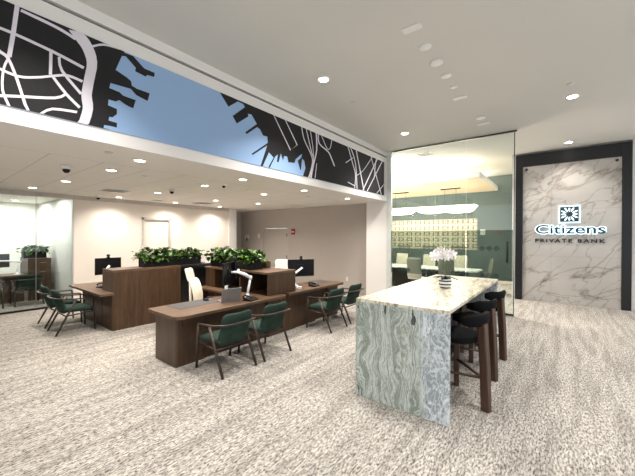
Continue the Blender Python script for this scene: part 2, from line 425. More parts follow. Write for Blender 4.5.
ROADS = [([(0.576,3.895),(0.569,3.829),(0.56,3.731),(0.55,3.637),(0.54,3.548),(0.53,3.462),(0.522,3.402)],[(0.608,3.895),(0.602,3.841),(0.592,3.742),(0.583,3.646),(0.572,3.556),(0.561,3.469),(0.554,3.409)]),([(0.53,3.408),(0.52,3.377),(0.505,3.332),(0.494,3.279),(0.488,3.218),(0.485,3.151),(0.487,3.09),(0.498,3.04),(0.514,2.998),(0.526,2.966),(0.531,2.965),(0.532,2.965),(0.532,2.965)],[(0.546,3.403),(0.535,3.373),(0.522,3.33),(0.511,3.281),(0.505,3.223),(0.502,3.157),(0.504,3.1),(0.514,3.054),(0.53,3.013),(0.542,2.981),(0.548,2.965),(0.549,2.965),(0.55,2.965)]),([(0.411,3.634),(0.427,3.631),(0.45,3.626),(0.478,3.622),(0.506,3.62),(0.538,3.618),(0.585,3.615),(0.656,3.607),(0.746,3.596),(0.837,3.582),(0.93,3.565),(1.024,3.545),(1.092,3.53)],[(0.418,3.659),(0.434,3.656),(0.458,3.651),(0.485,3.647),(0.513,3.646),(0.545,3.645),(0.592,3.641),(0.664,3.634),(0.755,3.623),(0.847,3.611),(0.941,3.594),(1.035,3.574),(1.104,3.56)]),([(0.612,3.854),(0.649,3.852),(0.702,3.848),(0.756,3.844),(0.805,3.84),(0.854,3.835),(0.9,3.828),(0.947,3.817),(0.991,3.804),(1.022,3.794)],[(0.62,3.881),(0.656,3.879),(0.71,3.876),(0.764,3.873),(0.814,3.869),(0.863,3.864),(0.911,3.857),(0.958,3.846),(1.003,3.833),(1.034,3.823)]),([(0.97,3.874),(0.985,3.856),(1.005,3.832),(1.027,3.805),(1.05,3.78),(1.071,3.757),(1.089,3.729),(1.104,3.693),(1.118,3.652),(1.124,3.611),(1.122,3.564),(1.112,3.506),(1.101,3.443),(1.092,3.381),(1.083,3.318),(1.077,3.254),(1.081,3.199),(1.088,3.159),(1.089,3.122),(1.078,3.062),(1.059,2.989),(1.045,2.965)],[(1.04,3.895),(1.055,3.895),(1.076,3.895),(1.098,3.895),(1.121,3.881),(1.146,3.854),(1.17,3.817),(1.191,3.773),(1.208,3.72),(1.217,3.657),(1.214,3.587),(1.202,3.52),(1.192,3.458),(1.182,3.395),(1.173,3.335),(1.168,3.285),(1.171,3.246),(1.179,3.201),(1.18,3.138),(1.165,3.058),(1.144,2.978),(1.129,2.965)]),([(1.172,3.791),(1.2,3.812),(1.24,3.841),(1.283,3.864),(1.334,3.877),(1.391,3.885),(1.433,3.891)],[(1.168,3.811),(1.196,3.833),(1.237,3.863),(1.284,3.888),(1.339,3.895),(1.398,3.895),(1.44,3.895)]),([(0.819,3.586),(0.815,3.359)],[(0.844,3.597),(0.84,3.368)]),([(0.884,3.562),(0.885,3.53),(0.889,3.483),(0.907,3.43),(0.955,3.369),(1.019,3.302),(1.066,3.254)],[(0.906,3.572),(0.906,3.541),(0.909,3.498),(0.926,3.452),(0.972,3.393),(1.036,3.327),(1.083,3.279)]),([(0.428,3.275),(0.468,3.264),(0.528,3.249),(0.586,3.242),(0.634,3.249),(0.678,3.265),(0.721,3.283),(0.763,3.302),(0.803,3.324),(0.843,3.345),(0.882,3.365),(0.921,3.385),(0.959,3.397),(1.003,3.397),(1.049,3.391),(1.082,3.385)],[(0.434,3.297),(0.475,3.286),(0.534,3.272),(0.59,3.265),(0.636,3.273),(0.678,3.288),(0.72,3.306),(0.761,3.325),(0.801,3.347),(0.841,3.368),(0.881,3.389),(0.921,3.409),(0.962,3.423),(1.01,3.424),(1.057,3.417),(1.091,3.412)]),([(0.834,3.345),(0.861,3.309),(0.9,3.258),(0.941,3.209),(0.983,3.169),(1.025,3.133),(1.055,3.108)],[(0.85,3.368),(0.878,3.332),(0.918,3.281),(0.958,3.233),(0.999,3.194),(1.041,3.159),(1.071,3.134)]),([(0.425,3.452),(0.438,3.441),(0.457,3.426),(0.476,3.411),(0.493,3.403),(0.507,3.397),(0.523,3.379),(0.54,3.341),(0.558,3.289),(0.579,3.221),(0.606,3.121),(0.635,3.005),(0.657,2.965)],[(0.437,3.477),(0.45,3.467),(0.469,3.451),(0.488,3.437),(0.503,3.43),(0.52,3.423),(0.539,3.401),(0.557,3.361),(0.576,3.306),(0.598,3.237),(0.625,3.137),(0.655,3.02),(0.677,2.965)]),([(0.414,3.005),(0.466,3.02),(0.544,3.043),(0.625,3.067),(0.706,3.089),(0.792,3.113),(0.864,3.137),(0.911,3.165),(0.939,3.193),(0.955,3.212)],[(0.415,3.029),(0.467,3.045),(0.544,3.068),(0.625,3.092),(0.707,3.115),(0.793,3.139),(0.862,3.163),(0.904,3.188),(0.928,3.213),(0.944,3.231)]),([(0.755,2.965),(0.775,2.968),(0.804,2.999),(0.843,3.024),(0.905,3.038),(0.981,3.047),(1.038,3.053)],[(0.746,2.965),(0.766,2.986),(0.797,3.019),(0.842,3.048),(0.907,3.063),(0.985,3.073),(1.042,3.079)]),([(3.817,3.895),(4.246,3.374),(4.456,3.526),(4.128,3.895)],[(3.839,3.895),(4.268,3.39),(4.427,3.516),(4.103,3.895)]),([(4.552,3.895),(4.567,3.838),(4.591,3.755),(4.628,3.672),(4.688,3.596),(4.762,3.52),(4.822,3.449),(4.861,3.395),(4.886,3.347),(4.888,3.279),(4.855,3.161),(4.8,3.023),(4.76,2.965)],[(4.576,3.895),(4.592,3.847),(4.616,3.765),(4.652,3.683),(4.711,3.608),(4.785,3.533),(4.846,3.461),(4.886,3.405),(4.912,3.354),(4.915,3.282),(4.881,3.162),(4.825,3.023),(4.785,2.965)]),([(4.689,3.892),(4.735,3.777),(4.8,3.614),(4.854,3.478),(4.892,3.416),(4.918,3.385),(4.922,3.327),(4.888,3.197),(4.833,3.041),(4.792,2.965)],[(4.714,3.895),(4.76,3.787),(4.825,3.624),(4.88,3.488),(4.917,3.427),(4.944,3.393),(4.948,3.331),(4.914,3.199),(4.858,3.042),(4.817,2.965)]),([(4.822,3.887),(4.854,3.772),(4.898,3.605),(4.924,3.432),(4.913,3.251),(4.883,3.068),(4.861,2.965)],[(4.841,3.895),(4.874,3.779),(4.918,3.611),(4.944,3.436),(4.933,3.254),(4.903,3.069),(4.88,2.965)]),([(4.999,3.893),(5.008,3.805),(5.018,3.681),(5.016,3.558),(4.991,3.453),(4.953,3.35),(4.916,3.244),(4.879,3.122),(4.843,3.0),(4.818,2.965)],[(5.041,3.895),(5.049,3.817),(5.06,3.691),(5.057,3.565),(5.031,3.457),(4.993,3.351),(4.955,3.246),(4.919,3.124),(4.882,3.001),(4.857,2.965)]),([(5.028,3.284),(4.975,2.977)],[(5.048,3.286),(4.995,2.979)]),([(5.072,3.892),(5.07,3.84),(5.071,3.766),(5.104,3.701),(5.196,3.659),(5.32,3.627),(5.422,3.595),(5.474,3.561),(5.504,3.526),(5.535,3.486),(5.579,3.434),(5.623,3.377),(5.655,3.336)],[(5.107,3.895),(5.105,3.849),(5.105,3.778),(5.135,3.718),(5.221,3.68),(5.344,3.649),(5.45,3.616),(5.507,3.579),(5.54,3.542),(5.571,3.502),(5.615,3.449),(5.66,3.392),(5.692,3.351)]),([(5.179,3.895),(5.236,3.824),(5.316,3.726),(5.388,3.658),(5.443,3.646),(5.491,3.672),(5.523,3.712),(5.548,3.774),(5.566,3.852),(5.577,3.895)],[(5.199,3.895),(5.256,3.834),(5.337,3.736),(5.407,3.67),(5.447,3.66),(5.473,3.677),(5.501,3.712),(5.525,3.771),(5.542,3.848),(5.554,3.895)]),([(6.191,3.895),(6.246,3.818),(6.324,3.685),(6.397,3.56),(6.458,3.465),(6.511,3.38),(6.543,3.286),(6.541,3.159),(6.517,3.023),(6.498,2.965)],[(6.225,3.895),(6.281,3.831),(6.36,3.698),(6.434,3.572),(6.495,3.477),(6.549,3.391),(6.582,3.293),(6.58,3.163),(6.555,3.026),(6.536,2.965)]),([(6.301,3.895),(6.368,3.832),(6.463,3.713),(6.541,3.563),(6.581,3.353),(6.602,3.112),(6.615,2.965)],[(6.336,3.895),(6.404,3.846),(6.5,3.726),(6.579,3.573),(6.62,3.361),(6.642,3.118),(6.655,2.965)]),([(6.562,3.895),(6.949,2.965)],[(6.611,3.895),(7.001,2.965)]),([(6.132,3.495),(6.444,3.674)],[(6.111,3.507),(6.422,3.685)]),([(6.206,3.064),(6.526,3.012)],[(6.224,3.083),(6.545,3.032)]),([(7.157,2.965),(8.008,3.89)],[(7.117,2.965),(7.961,3.892)]),([(6.945,2.965),(7.711,3.895)],[(6.897,2.965),(7.655,3.895)]),([(6.57,3.259),(6.657,3.298),(6.785,3.358),(6.928,3.447),(7.096,3.589),(7.279,3.761),(7.412,3.888)],[(6.555,3.27),(6.641,3.308),(6.766,3.368),(6.905,3.453),(7.069,3.593),(7.251,3.764),(7.383,3.891)]),([(7.307,3.895),(7.92,2.965)],[(7.351,3.895),(7.969,2.965)]),([(7.676,2.965),(8.222,3.334)],[(7.637,2.965),(8.18,3.343)]),([(7.605,3.876),(7.48,3.323)],[(7.64,3.881),(7.515,3.326)])]
ZO, ZL = 2.84, 4.22          # office and lobby ceiling heights
YF = 3.95                    # plane of the mural fascia

# ------------------------------------------------------------------ setting
struct('floor', MB().box(-3.2,-4.7,-.1, 14.4,14.2,0), M['carpet'])
struct('ceiling', MB().box(-3.2,-4.7,ZL, 14.4,YF+.25,ZL+.1), M['lobby_ceiling'])
struct('ceiling', MB().box(-3.2,YF+.25,ZO, 8.71,14.2,ZO+.1), M['tiles'])
struct('ceiling', MB().box(8.36,YF+.67,ZL, 14.4,7.6,ZL+.1), M['white'])
# fascia above the office with a shadow slot and the mural
f = MB(); f.box(-3.2,YF,2.815, 8.36,YF+.25,4.055); f.box(-3.2,YF,4.095, 8.36,YF+.25,ZL); f.mi = 1; f.box(-3.2,YF+.06,4.055, 8.36,YF+.25,4.095)
struct('wall_fascia', f, [M['white'], M['niche']])
struct('wall_pier', MB().box(8.36,YF,0, 8.71,YF+.67,ZL), M['white'])
struct('wall_grey', MB().box(8.71,YF+.67,0, 8.86,8.16,2.9).box(8.71,9.54,0, 8.86,11.06,2.9).box(8.71,8.16,2.15, 8.86,9.54,2.9), M['taupe'])
struct('wall_alcove', MB().box(7.72,10.91,0, 8.71,11.06,2.84), M['taupe'])
wl = MB(); wl.box(2.57,9.99,0, 4.25,10.14,2.84); wl.box(5.15,9.99,0, 7.35,10.14,2.84); wl.box(4.25,9.99,2.36, 5.15,10.14,2.84)
struct('wall_left', wl, M['beige'])
struct('trim_1', MB().box(7.35,9.93,0, 7.7,10.91,2.84), M['white'], bevel=.005)                 # white pilaster at the corner
struct('trim_2', MB().box(-3.0,9.93,2.74, 7.35,9.985,2.84), M['trim_grey'])                    # cornice reveal
struct('baseboard_left', MB().box(2.62,9.975,0, 4.19,9.99,.1).box(5.21,9.975,0, 7.35,9.99,.1), M['trim_grey'])
struct('baseboard_grey', MB().box(8.695,YF+.68,0, 8.71,8.1,.1).box(8.695,9.6,0, 8.71,10.9,.1), M['taupe'])
# glass office beyond the left partition
struct('wall_office_side', MB().box(2.57,10.14,0, 2.70,13.85,2.84), M['off_white'])
struct('wall_office_back', MB().box(-3.2,13.75,0, 2.57,13.9,2.84), M['off_white'])
struct('wall_office_west', MB().box(-3.2,3.95+.25,0, -3.05,13.75,2.84), M['off_white'])
# conference room and feature wall
struct('wall_front', MB().box(10.95,-4.7,0, 11.1,1.15,ZL).box(10.87,1.07,0, 10.95,1.15,ZL).box(10.87,-4.7,0,10.95,-1.38,ZL), M['white'])
struct('wall_conference_side', MB().box(11.1,1.05,0, 14.1,1.15,ZL), M['white'])
struct('wall_conference_back', MB().box(14.1,1.05,0, 14.25,7.6,ZL), M['green_wall'])
struct('wall_conference_left', MB().box(8.86,7.45,0, 14.1,7.6,ZL), M['off_white'])
struct('baseboard_conference', MB().box(14.085,1.2,0, 14.1,7.4,.1), M['trim_grey'])
# doors
d = MB().box(4.31,10.05,0, 5.09,10.10,2.30); dd = struct('door_1', d, M['beige'])
struct('door_frame', MB().box(4.25,9.975,0, 4.31,10.1,2.36).box(5.09,9.975,0, 5.15,10.1,2.36).box(4.25,9.975,2.30, 5.15,10.1,2.36), M['trim_grey'], dd)
d = MB().box(8.74,8.20,0, 8.80,9.50,2.11); dd = struct('door_2', d, M['taupe_door'])
struct('door_frame', MB().box(8.70,8.15,0, 8.8,8.19,2.15).box(8.70,9.51,0, 8.8,9.55,2.15).box(8.70,8.15,2.12, 8.8,9.55,2.16), M['taupe_door'], dd)
for z in (.25, 1.02, 1.86): struct('hinge', MB().box(8.70,8.19,z-.06, 8.74,8.225,z+.06), M['steel'], dd)

# lobby partition of clear glass
g = MB(); g.box(8.344,2.605,.03, 8.356,3.80,ZL-.03); w1 = struct('window_1', g, M['glass'])
struct('glass_pane', MB().box(8.344,1.86,.03, 8.356,2.595,ZL-.03), M['glass'], w1)
struct('top_track', MB().box(8.33,.80,ZL-.03, 8.37,3.82,ZL), M['steel'], w1)
struct('floor_track', MB().box(8.335,1.85,0, 8.365,3.82,.03), M['steel'], w1)
struct('jamb', MB().box(8.33,3.82,0, 8.355,3.95,ZL), M['jamb'], w1)
struct('tinted_band', MB().box(8.3415,1.86,.8, 8.3432,3.82,1.97), M['film'], w1)
def diamonds(mb, ys, zs, x, r=.066):
    for y in ys:
        for z in zs:
            for k in range(4):
                a, b = k*math.pi/2, (k+1)*math.pi/2
                for (r0, r1) in ((r*.62, r),(0.001, r*.34)):
                    P = [(x, y+1.0*q*math.cos(c), z+q*math.sin(c)) for q, c in ((r0,a),(r1,a),(r1,b),(r0,b))]
                    mb.poly(P)
trip = [c+o for c in (3.43, 2.74, 2.02) for o in (-.125,0,.125)]
o = MB(); diamonds(o, trip, (1.54,.90), 8.3405); struct('diamond_motif', o, M['ink'], w1)
g = MB(); g.box(8.344,.85,.05, 8.356,1.845,ZL-.04); d3 = struct('door_3', g, M['glass'])
struct('door_rail', MB().box(8.335,.85,.01, 8.365,1.845,.06), M['steel'], d3)
struct('edge_strip', MB().box(8.34,.835,.01, 8.36,.85,ZL-.04), M['steel'], d3)
struct('tinted_band', MB().box(8.3415,.86,.8, 8.3432,1.84,1.97), M['film'], d3)
o = MB(); diamonds(o, [1.34-.15,1.34,1.34+.15], (1.54,.90), 8.3405); struct('diamond_motif', o, M['ink'], d3)
h = MB()
for sx in (8.30, 8.40):
    h.at().tube([(sx,.97,1.22),(sx,.97,1.70)], .013, 8, up=(1,0,0))
for z in (1.30,1.62): h.tube([(8.30,.97,z),(8.40,.97,z)], .009, 8)
struct('handle', h, M['black'], d3)
# partition of the glass office
w2 = struct('window_2', MB().box(-3.0,10.03,.04, 1.835,10.042,2.74), M['glass_l'])
struct('glass_pane', MB().box(1.845,10.03,.04, 2.55,10.042,2.74), M['glass_l'], w2)
struct('sill_track', MB().box(-3.0,10.0,0, 2.57,10.07,.04), M['black'], w2)
struct('top_track', MB().box(-3.0,10.0,2.74, 2.57,10.07,2.79), M['trim_grey'], w2)
struct('pane_joint', MB().box(1.835,10.028,.04, 1.845,10.044,2.74), M['silver'], w2)
struct('jamb', MB().box(2.55,10.0,0, 2.57,10.07,2.79), M['jamb'], w2)
struct('trim_3', MB().box(-3.0,9.985,2.79, 2.57,10.14,2.84), M['trim_grey'])
# unseen walls behind and beside the camera, wide openings invented to let in daylight
wb = MB(); wb.box(-3.2,-4.7,0, -3.05,4.2,.5); wb.box(-3.2,-4.7,3.6, -3.05,4.2,ZL)
for y in (-4.7,-1.8,1.1,4.0): wb.box(-3.2,y,.5, -3.05,y+.2,3.6)
struct('wall_back_openings', wb, M['white'])
wr = MB(); wr.box(-3.2,-4.7,0, 10.95,-4.55,.3); wr.box(-3.2,-4.7,3.7, 10.95,-4.55,ZL)
for x in (-3.2,-.4,2.4,5.2,8.0,10.75): wr.box(x,-4.7,.3, x+.2,-4.55,3.7)
struct('wall_right', wr, M['white'])

# ------------------------------------------------------------------ mural
t = thing('wall_mural', 'long city map mural in charcoal and pale blue on the white fascia above the desks', 'mural', (0,YF,0))
MX0, MX1, MZ0, MZ1 = -2.6, 8.12, 2.965, 3.895
MB().box(MX0,-.012,MZ0, MX1,-.001,MZ1).build('water_panel', M['sky_blue'], t)
o = MB()
for L_ in (LAND_WEST, LAND_EAST): o.poly([(x,-.0135,z) for x,z in L_])
lm = o.build('land_shapes', M['charcoal'], t)
o = MB()
for k_, (a, b) in enumerate(ROADS):
    yo = -.0145-.0002*k_
    va = [o._v((x,yo,z)) for x,z in a]; vb = [o._v((x,yo,z)) for x,z in b]
    for i in range(len(va)-1): o._f([va[i],va[i+1],vb[i+1],vb[i]])
o.build('road_lines', M['lilac'], t)

# ------------------------------------------------------------------ feature wall
FX = 10.87
t = thing('feature_wall_frame', 'black framed surround of the pale marble sign wall', 'frame', (0,0,0))
o = MB(); o.box(10.82,.89,0, 10.945,1.06,4.18).box(10.82,-1.375,0, 10.945,-1.20,4.18).box(10.82,-1.20,3.84, 10.945,.89,4.18)
o.build('surround', M['black_frame'], t, bevel=.004)
MB().box(10.865,-1.195,0.0, 10.945,.885,3.835).build('marble_panel', M['marble'], t)
for y in (.80,-1.10):
    o = MB().at(10.85,y,3.75,ry=-math.pi/2); o.lathe([(.001,-.015),(.035,-.015),(.035,.015),(.001,.015)],12); o.build('standoff_bolt', M['steel'], t)

def text_mesh(body, size, extrude, offset=0.0, spacing=1.0):
    cu = bpy.data.curves.new('lettering','FONT'); cu.body = body; cu.size = size; cu.extrude = extrude; cu.offset = offset
    cu.space_character = spacing; cu.align_x = 'LEFT'
    ob = bpy.data.objects.new('tmp', cu); COL.objects.link(ob)
    bpy.context.view_layer.update()
    me = bpy.data.meshes.new_from_object(ob.evaluated_get(bpy.context.evaluated_depsgraph_get()))
    bpy.data.objects.remove(ob); return me
def place_text(name, me, mat, parent, y_left, y_right, z0, z1, x, ref=None):
    # stands the letters upright on a wall facing -X, reading towards -Y
    xs = [v.co.x for v in (ref or me).vertices]; ys = [v.co.y for v in (ref or me).vertices]
    ax, bx, ay, by = min(xs), max(xs), min(ys), max(ys)
    sx = (y_left-y_right)/(bx-ax); sy = (z1-z0)/(by-ay)
    for v in me.vertices:
        c = v.co.copy(); v.co = Vector((x - c.z, y_left-(c.x-ax)*sx, z0+(c.y-ay)*sy))
    o = bpy.data.objects.new(name, me); me.materials.clear(); me.materials.append(mat); COL.objects.link(o); o.parent = parent
    return o
t = thing('wall_sign', 'backlit teal lettering with square emblem on the marble wall', 'sign', (0,0,0))
ref = text_mesh('Citizens', .3, .008, .0045); 
hal = text_mesh('Citizens', .3, .004, .0175)
xs = [v.co.x for v in ref.vertices]; ys = [v.co.y for v in ref.vertices]
a_, b_ = min(xs), max(xs); c_, d_ = min(ys), max(ys); sx = 1.47/(b_-a_); sy = .25/(d_-c_)
for v in ref.vertices: c = v.co.copy(); v.co = Vector((10.825-c.z, .57-(c.x-a_)*sx, 1.905+(c.y-c_)*sy))
for v in hal.vertices: c = v.co.copy(); v.co = Vector((10.845-c.z, .57-(c.x-a_)*sx, 1.905+(c.y-c_)*sy))
for nm, me, mt in (('lettering', ref, M['teal']), ('halo_backing', hal, M['halo'])):
    me.materials.clear(); me.materials.append(mt); o = bpy.data.objects.new(nm, me); COL.objects.link(o); o.parent = t
me = text_mesh('PRIVATE BANK', .12, .008, .0035, 1.35)
place_text('small_lettering', me, M['dark_letter'], t, .58, -.90, 1.665, 1.765, 10.85)
# emblem: teal square with a ring of white petals round a small diamond
ey, ez, es = -.17, 2.43, .20
o = MB(); 
EY = .20; EZ = .205
o.box(10.822,ey-EY,ez-EZ, 10.834,ey+EY,ez+EZ)
for w in (): pass
em = o.build('emblem', M['teal'], t)
MB().box(10.838,ey-EY-.03,ez-EZ-.03, 10.846,ey+EY+.03,ez+EZ+.03).build('emblem_halo', M['halo'], t)
o = MB()
for k in range(12):
    a = 2*math.pi*k/12; corner = (k % 3 != 0)
    L0, L1 = .065, (.185 if corner else .165)
    if k % 3: a = math.pi/2*(k//3) + math.pi/4 + (-.28 if k % 3 == 1 else .28)
    ca, sa = math.cos(a), math.sin(a)
    L1 = min(.175/max(abs(ca),abs(sa)), .21)
    P = []
    for q in range(12):
        b = 2*math.pi*q/12; u = (L0+L1)/2+(L1-L0)/2*math.cos(b); v = .019*math.sin(b)*(1+.35*math.cos(b))
        P.append((10.8205, ey+u*ca-v*sa, ez+u*sa+v*ca))
    o.poly(P)
o.build('emblem_petals', M['petal_lit'], em)

# ------------------------------------------------------------------ stone island
t = thing('stone_island', 'tall veined stone island with waterfall ends beside the bar stools', 'counter', (4.56,1.34,0))
X0, X1, Y0, Y1, ZT = -1.45, 1.46, -.51, .51, 1.10
MB().box(X0,Y0,ZT-.035, X1,Y1,ZT).build('countertop', M['stone_top'], t, bevel=.003)
o = MB().box(X0+.0,Y0,0, X0+.045,Y1,ZT-.0352).build('waterfall_end', M['stone_side'], t, bevel=.003)
o = MB().box(X1-.045,Y0,0, X1,Y1,ZT-.0352).build('waterfall_end', M['stone_side'], t, bevel=.003)
MB().box(X0+.045,-.02,.0, X1-.045,Y1-.015,ZT-.036).build('base_cabinet', M['navy'], t)
t = thing('orchid_pot', 'white orchid in a black and white striped round pot on the stone island', 'plant', (4.50,1.26,ZT))
MB().lathe([(.045,0),(.07,.012),(.082,.05),(.084,.09),(.078,.125),(.07,.125),(.068,.11),(.001,.11)], 24).build('pot', M['pot'], t)
o = MB()
for k in range(7):
    a = k*.9+.3; L = .10+.03*(k%3)
    P = [(0,0,.11),(math.cos(a)*L*.4,math.sin(a)*L*.4,.16),(math.cos(a)*L,math.sin(a)*L,.145-.02*(k%2))]
    o.tube(P, [.006,.008,.003], 6, w=.022)
o.build('leaves', M['moss'], t)
stems = []
o = MB()
o.tube([(0,0,.11),(.005,.005,.25),(-.005,.01,.40),(.0,.05,.50),(-.01,.13,.51)], .0035, 6)
o.tube([(0,0,.11),(.01,-.01,.25),(.012,-.02,.38),(.02,-.07,.45),(.03,-.12,.44)], .0035, 6)
o.build('stem', M['stem'], t)
rnd = random.Random(5)
def flower(mb, c, s, yaw, pitch):
    mb.M = Matrix.Translation(c) @ Euler((pitch,0,yaw)).to_matrix().to_4x4()
    for k in range(5):
        a = 2*math.pi*k/5+math.pi/2; ca, sa = math.cos(a), math.sin(a); w = s*(.42 if k in (1,4) else .28)
        pts = [(0,0),(.35,-.7),(.75,-.9),(1,0),(.75,.9),(.35,.7)]
        c0 = mb._v((0,0,0)); ring = [mb._v((s*u*ca-w*v*sa, -.25*s*u*u, s*u*sa+w*v*ca)) for u,v in pts[1:]]
        for p, q in zip(ring, ring[1:]): mb._f([c0,p,q], True)
o = MB()
for k in range(15):
    u = k/14; side = k % 2
    c = Vector((rnd.uniform(-.05,.05), -.14+.29*u+rnd.uniform(-.02,.02), .40+.11*math.sin(math.pi*(.12+u*.8))+rnd.uniform(-.045,.035)))
    flower(o, c, rnd.uniform(.045,.062), math.pi+rnd.uniform(-1.2,.4)-math.pi/2*0, rnd.uniform(-.4,.4))
for k in range(18):
    c = Vector((rnd.uniform(-.04,.04), rnd.uniform(-.10,.13), rnd.uniform(.40,.52)))
    flower(o, c, rnd.uniform(.045,.06), -math.pi/2+rnd.uniform(-.7,.7), rnd.uniform(-.5,.5))
o.build('blossoms', M['petal'], t)

# ------------------------------------------------------------------ bar stools (three slab legs, wrap-round back)
def make_stool():
    t = thing('bar_stool', '', 'stool', group='bar stools along the stone island')
    # local frame: rear leg on -y, sitter faces +y
    rl = [(0,-.34,0),(0,-.325,.45),(0,-.30,.80),(0,-.295,.90)]
    def slab(pts, w0, w1, th):
        m = MB(); P = [Vector(p) for p in pts]; rings = []
        for i, p in enumerate(P):
            u = i/(len(P)-1); w = w0+(w1-w0)*u
            r = Vector((p.x,p.y,0)).normalized(); s_ = Vector((-r.y,r.x,0))
            rings.append([m._v(p + s_*a*w/2 + r*b*th/2) for a,b in ((-1,-.7),(-.85,-1),(.85,-1),(1,-.7),(1,.7),(.85,1),(-.85,1),(-1,.7))])
        for a, b in zip(rings, rings[1:]):
            for k in range(8): m._f([a[k],a[(k+1)%8],b[(k+1)%8],b[k]])
        m._f(rings[0][::-1]); m._f(rings[-1]); return m
    slab(rl, .065, .075, .085).build('leg', M['leg_wood'], t)
    for s in (-1, 1):
        fx, fy = .27*s, .17
        slab([(fx,fy,0),(fx*.96,fy*.96,.4),(fx*.86,fy*.84,.74)], .06, .07, .08).build('leg', M['leg_wood'], t)
        MB().tube([(0,-.30,.33),(fx*.95,fy*.95,.33)], .011, 4, w=.017).build('stretcher', M['leg_wood'], t)
    MB().tube([(-.27,.17,.33),(.27,.17,.33)], .011, 4, w=.017).build('stretcher', M['leg_wood'], t)
    o = MB(); o.at(0,-.02,.71,rx=math.pi/2); o.pad(.46,.44,.12,r=.16,p=4); o.build('seat', M['black_fabric'], t)
    o = MB(); n = 18; ri = .30; rings = []
    for k in range(n+1):
        a = R(-90-52+104*k/n); e = min(k, n-k)/2.5; q = min(1, .55+.45*e); ca, sa = math.cos(a), math.sin(a)
        c = []
        for j in range(12):
            b = 2*math.pi*j/12; u, v = math.cos(b), math.sin(b); sc = 1/max(abs(u),abs(v))**.6
            rr = ri + .030*u*sc*q + .015*v; c.append(o._v((rr*ca*.92, rr*sa, .935+.068*v*sc*q)))
        rings.append(c)
    for a, b in zip(rings, rings[1:]):
        for k in range(12): o._f([a[k],a[(k+1)%12],b[(k+1)%12],b[k]], True)
    o._f(rings[0][::-1]); o._f(rings[-1]); o.build('backrest', M['black_fabric'], t)
    return t
st = make_stool()
for i, (x, y, rz, lab) in enumerate((
    (3.755,.925,R(-19),'black upholstered bar stool with walnut slab legs, closest of three to the camera'),
    (4.62,.97,R(-24),'black upholstered bar stool in the middle of the row beside the stone island'),
    (5.46,.98,R(-22),'black upholstered bar stool at the far end of the island, nearest the glass door'))):
    if i == 0: st.location = (x,y,0); st.rotation_euler = (0,0,rz); st['label'] = lab
    else: dup(st, (x,y,0), rz, lab)

# ------------------------------------------------------------------ green armchairs
def make_chair():
    t = thing('guest_armchair', '', 'chair', group='green guest armchairs')
    m = M['chair_metal']
    for s in (-1, 1):
        x = .275*s
        MB().tube([(x,.285,0),(x,.275,.3),(x,.262,.598)], .014, 8, w=.018).build('leg', m, t)
        MB().tube([(x,-.305,0),(x*.995,-.15,.32),(x*.99,-.005,.60)], [.013,.017,.015], 8, w=.019).build('leg', m, t)
    P = [(-.275,.27,.595),(-.275,.24,.612),(-.275,.1,.617),(-.275,-.06,.628),(-.272,-.2,.65),(-.255,-.29,.665)]
    arc = [(.255*math.cos(a), -.29-.045*math.sin(a), .668) for a in [math.pi-math.pi*k/8 for k in range(1,8)]]
    Q = [(-x,y,z) for x,y,z in P[::-1]]
    MB().tube(P+arc+Q, .012, 8, w=.017).build('arm_rail', m, t)
    o = MB(); o.tube([(-.27,.27,.36),(.27,.27,.36)], .010, 6, w=.012); o.tube([(-.27,-.16,.33),(.27,-.16,.33)], .010, 6, w=.012)
    o.tube([(-.265,.27,.36),(-.265,-.16,.33)], .010, 6, w=.012); o.tube([(.265,.27,.36),(.265,-.16,.33)], .010, 6, w=.012)
    o.build('seat_frame', m, t)
    o = MB(); o.at(0,.06,.415,rx=math.pi/2-R(3)); o.pad(.50,.48,.105,r=.05,p=6); o.build('seat', M['green_fabric'], t)
    o = MB(); o.at(0,-.222,.575,rx=R(13)); o.pad(.47,.44,.075,r=.07,p=6, bend=lambda x,z: (0, .55*x*x - .012*math.sin(z*6), 0)); o.build('backrest', M['green_fabric'], t)
    return t
ch = make_chair()
spots = [
 (2.665,3.65,0,'green armchair before the middle desk, left one, nearest the camera'),
 (3.375,3.65,0,'green armchair before the middle desk, right one beside the walnut storage end'),
 (5.065,3.68,0,'green armchair at the right desk, the one nearer the walnut storage unit'),
 (5.80,3.70,0,'green armchair at the right desk, outermost one beyond the stone island corner'),
 (1.875,7.38,-math.pi/2,'green armchair at the left desk, nearer one in front of the walnut partition'),
 (1.875,8.14,-math.pi/2,'green armchair at the left desk, farther one next to the glass wall'),
 (1.86,11.10,0,'green armchair behind the glass wall, right one below the planter'),
 (1.10,11.12,0,'green armchair behind the glass wall, left one cut by the photo edge')]
for i, (x, y, rz, lab) in enumerate(spots):
    if i == 0: ch.location = (x,y,0); ch.rotation_euler = (0,0,rz); ch['label'] = lab
    else: dup(ch, (x,y,0), rz, lab)

# ------------------------------------------------------------------ desks and storage
ZD = .735
# left desk
t = thing('desk', 'walnut desk on the left with two green armchairs, near the glass wall', 'desk', (2.08,6.57,0))
o = MB(); o.prism([(0,0),(.225,0),(.225,.62),(.84,.62),(.84,1.86),(.03,1.86),(0,1.83)], ZD-.045, ZD); o.build('desktop', M['wood_y'], t, bevel=.004)
MB().box(.235,.63,0, .265,1.80,ZD-.046).build('front_panel', M['wood_z'], t)
MB().box(.27,1.76,0, .80,1.80,ZD-.046).build('end_panel', M['wood_z'], t)
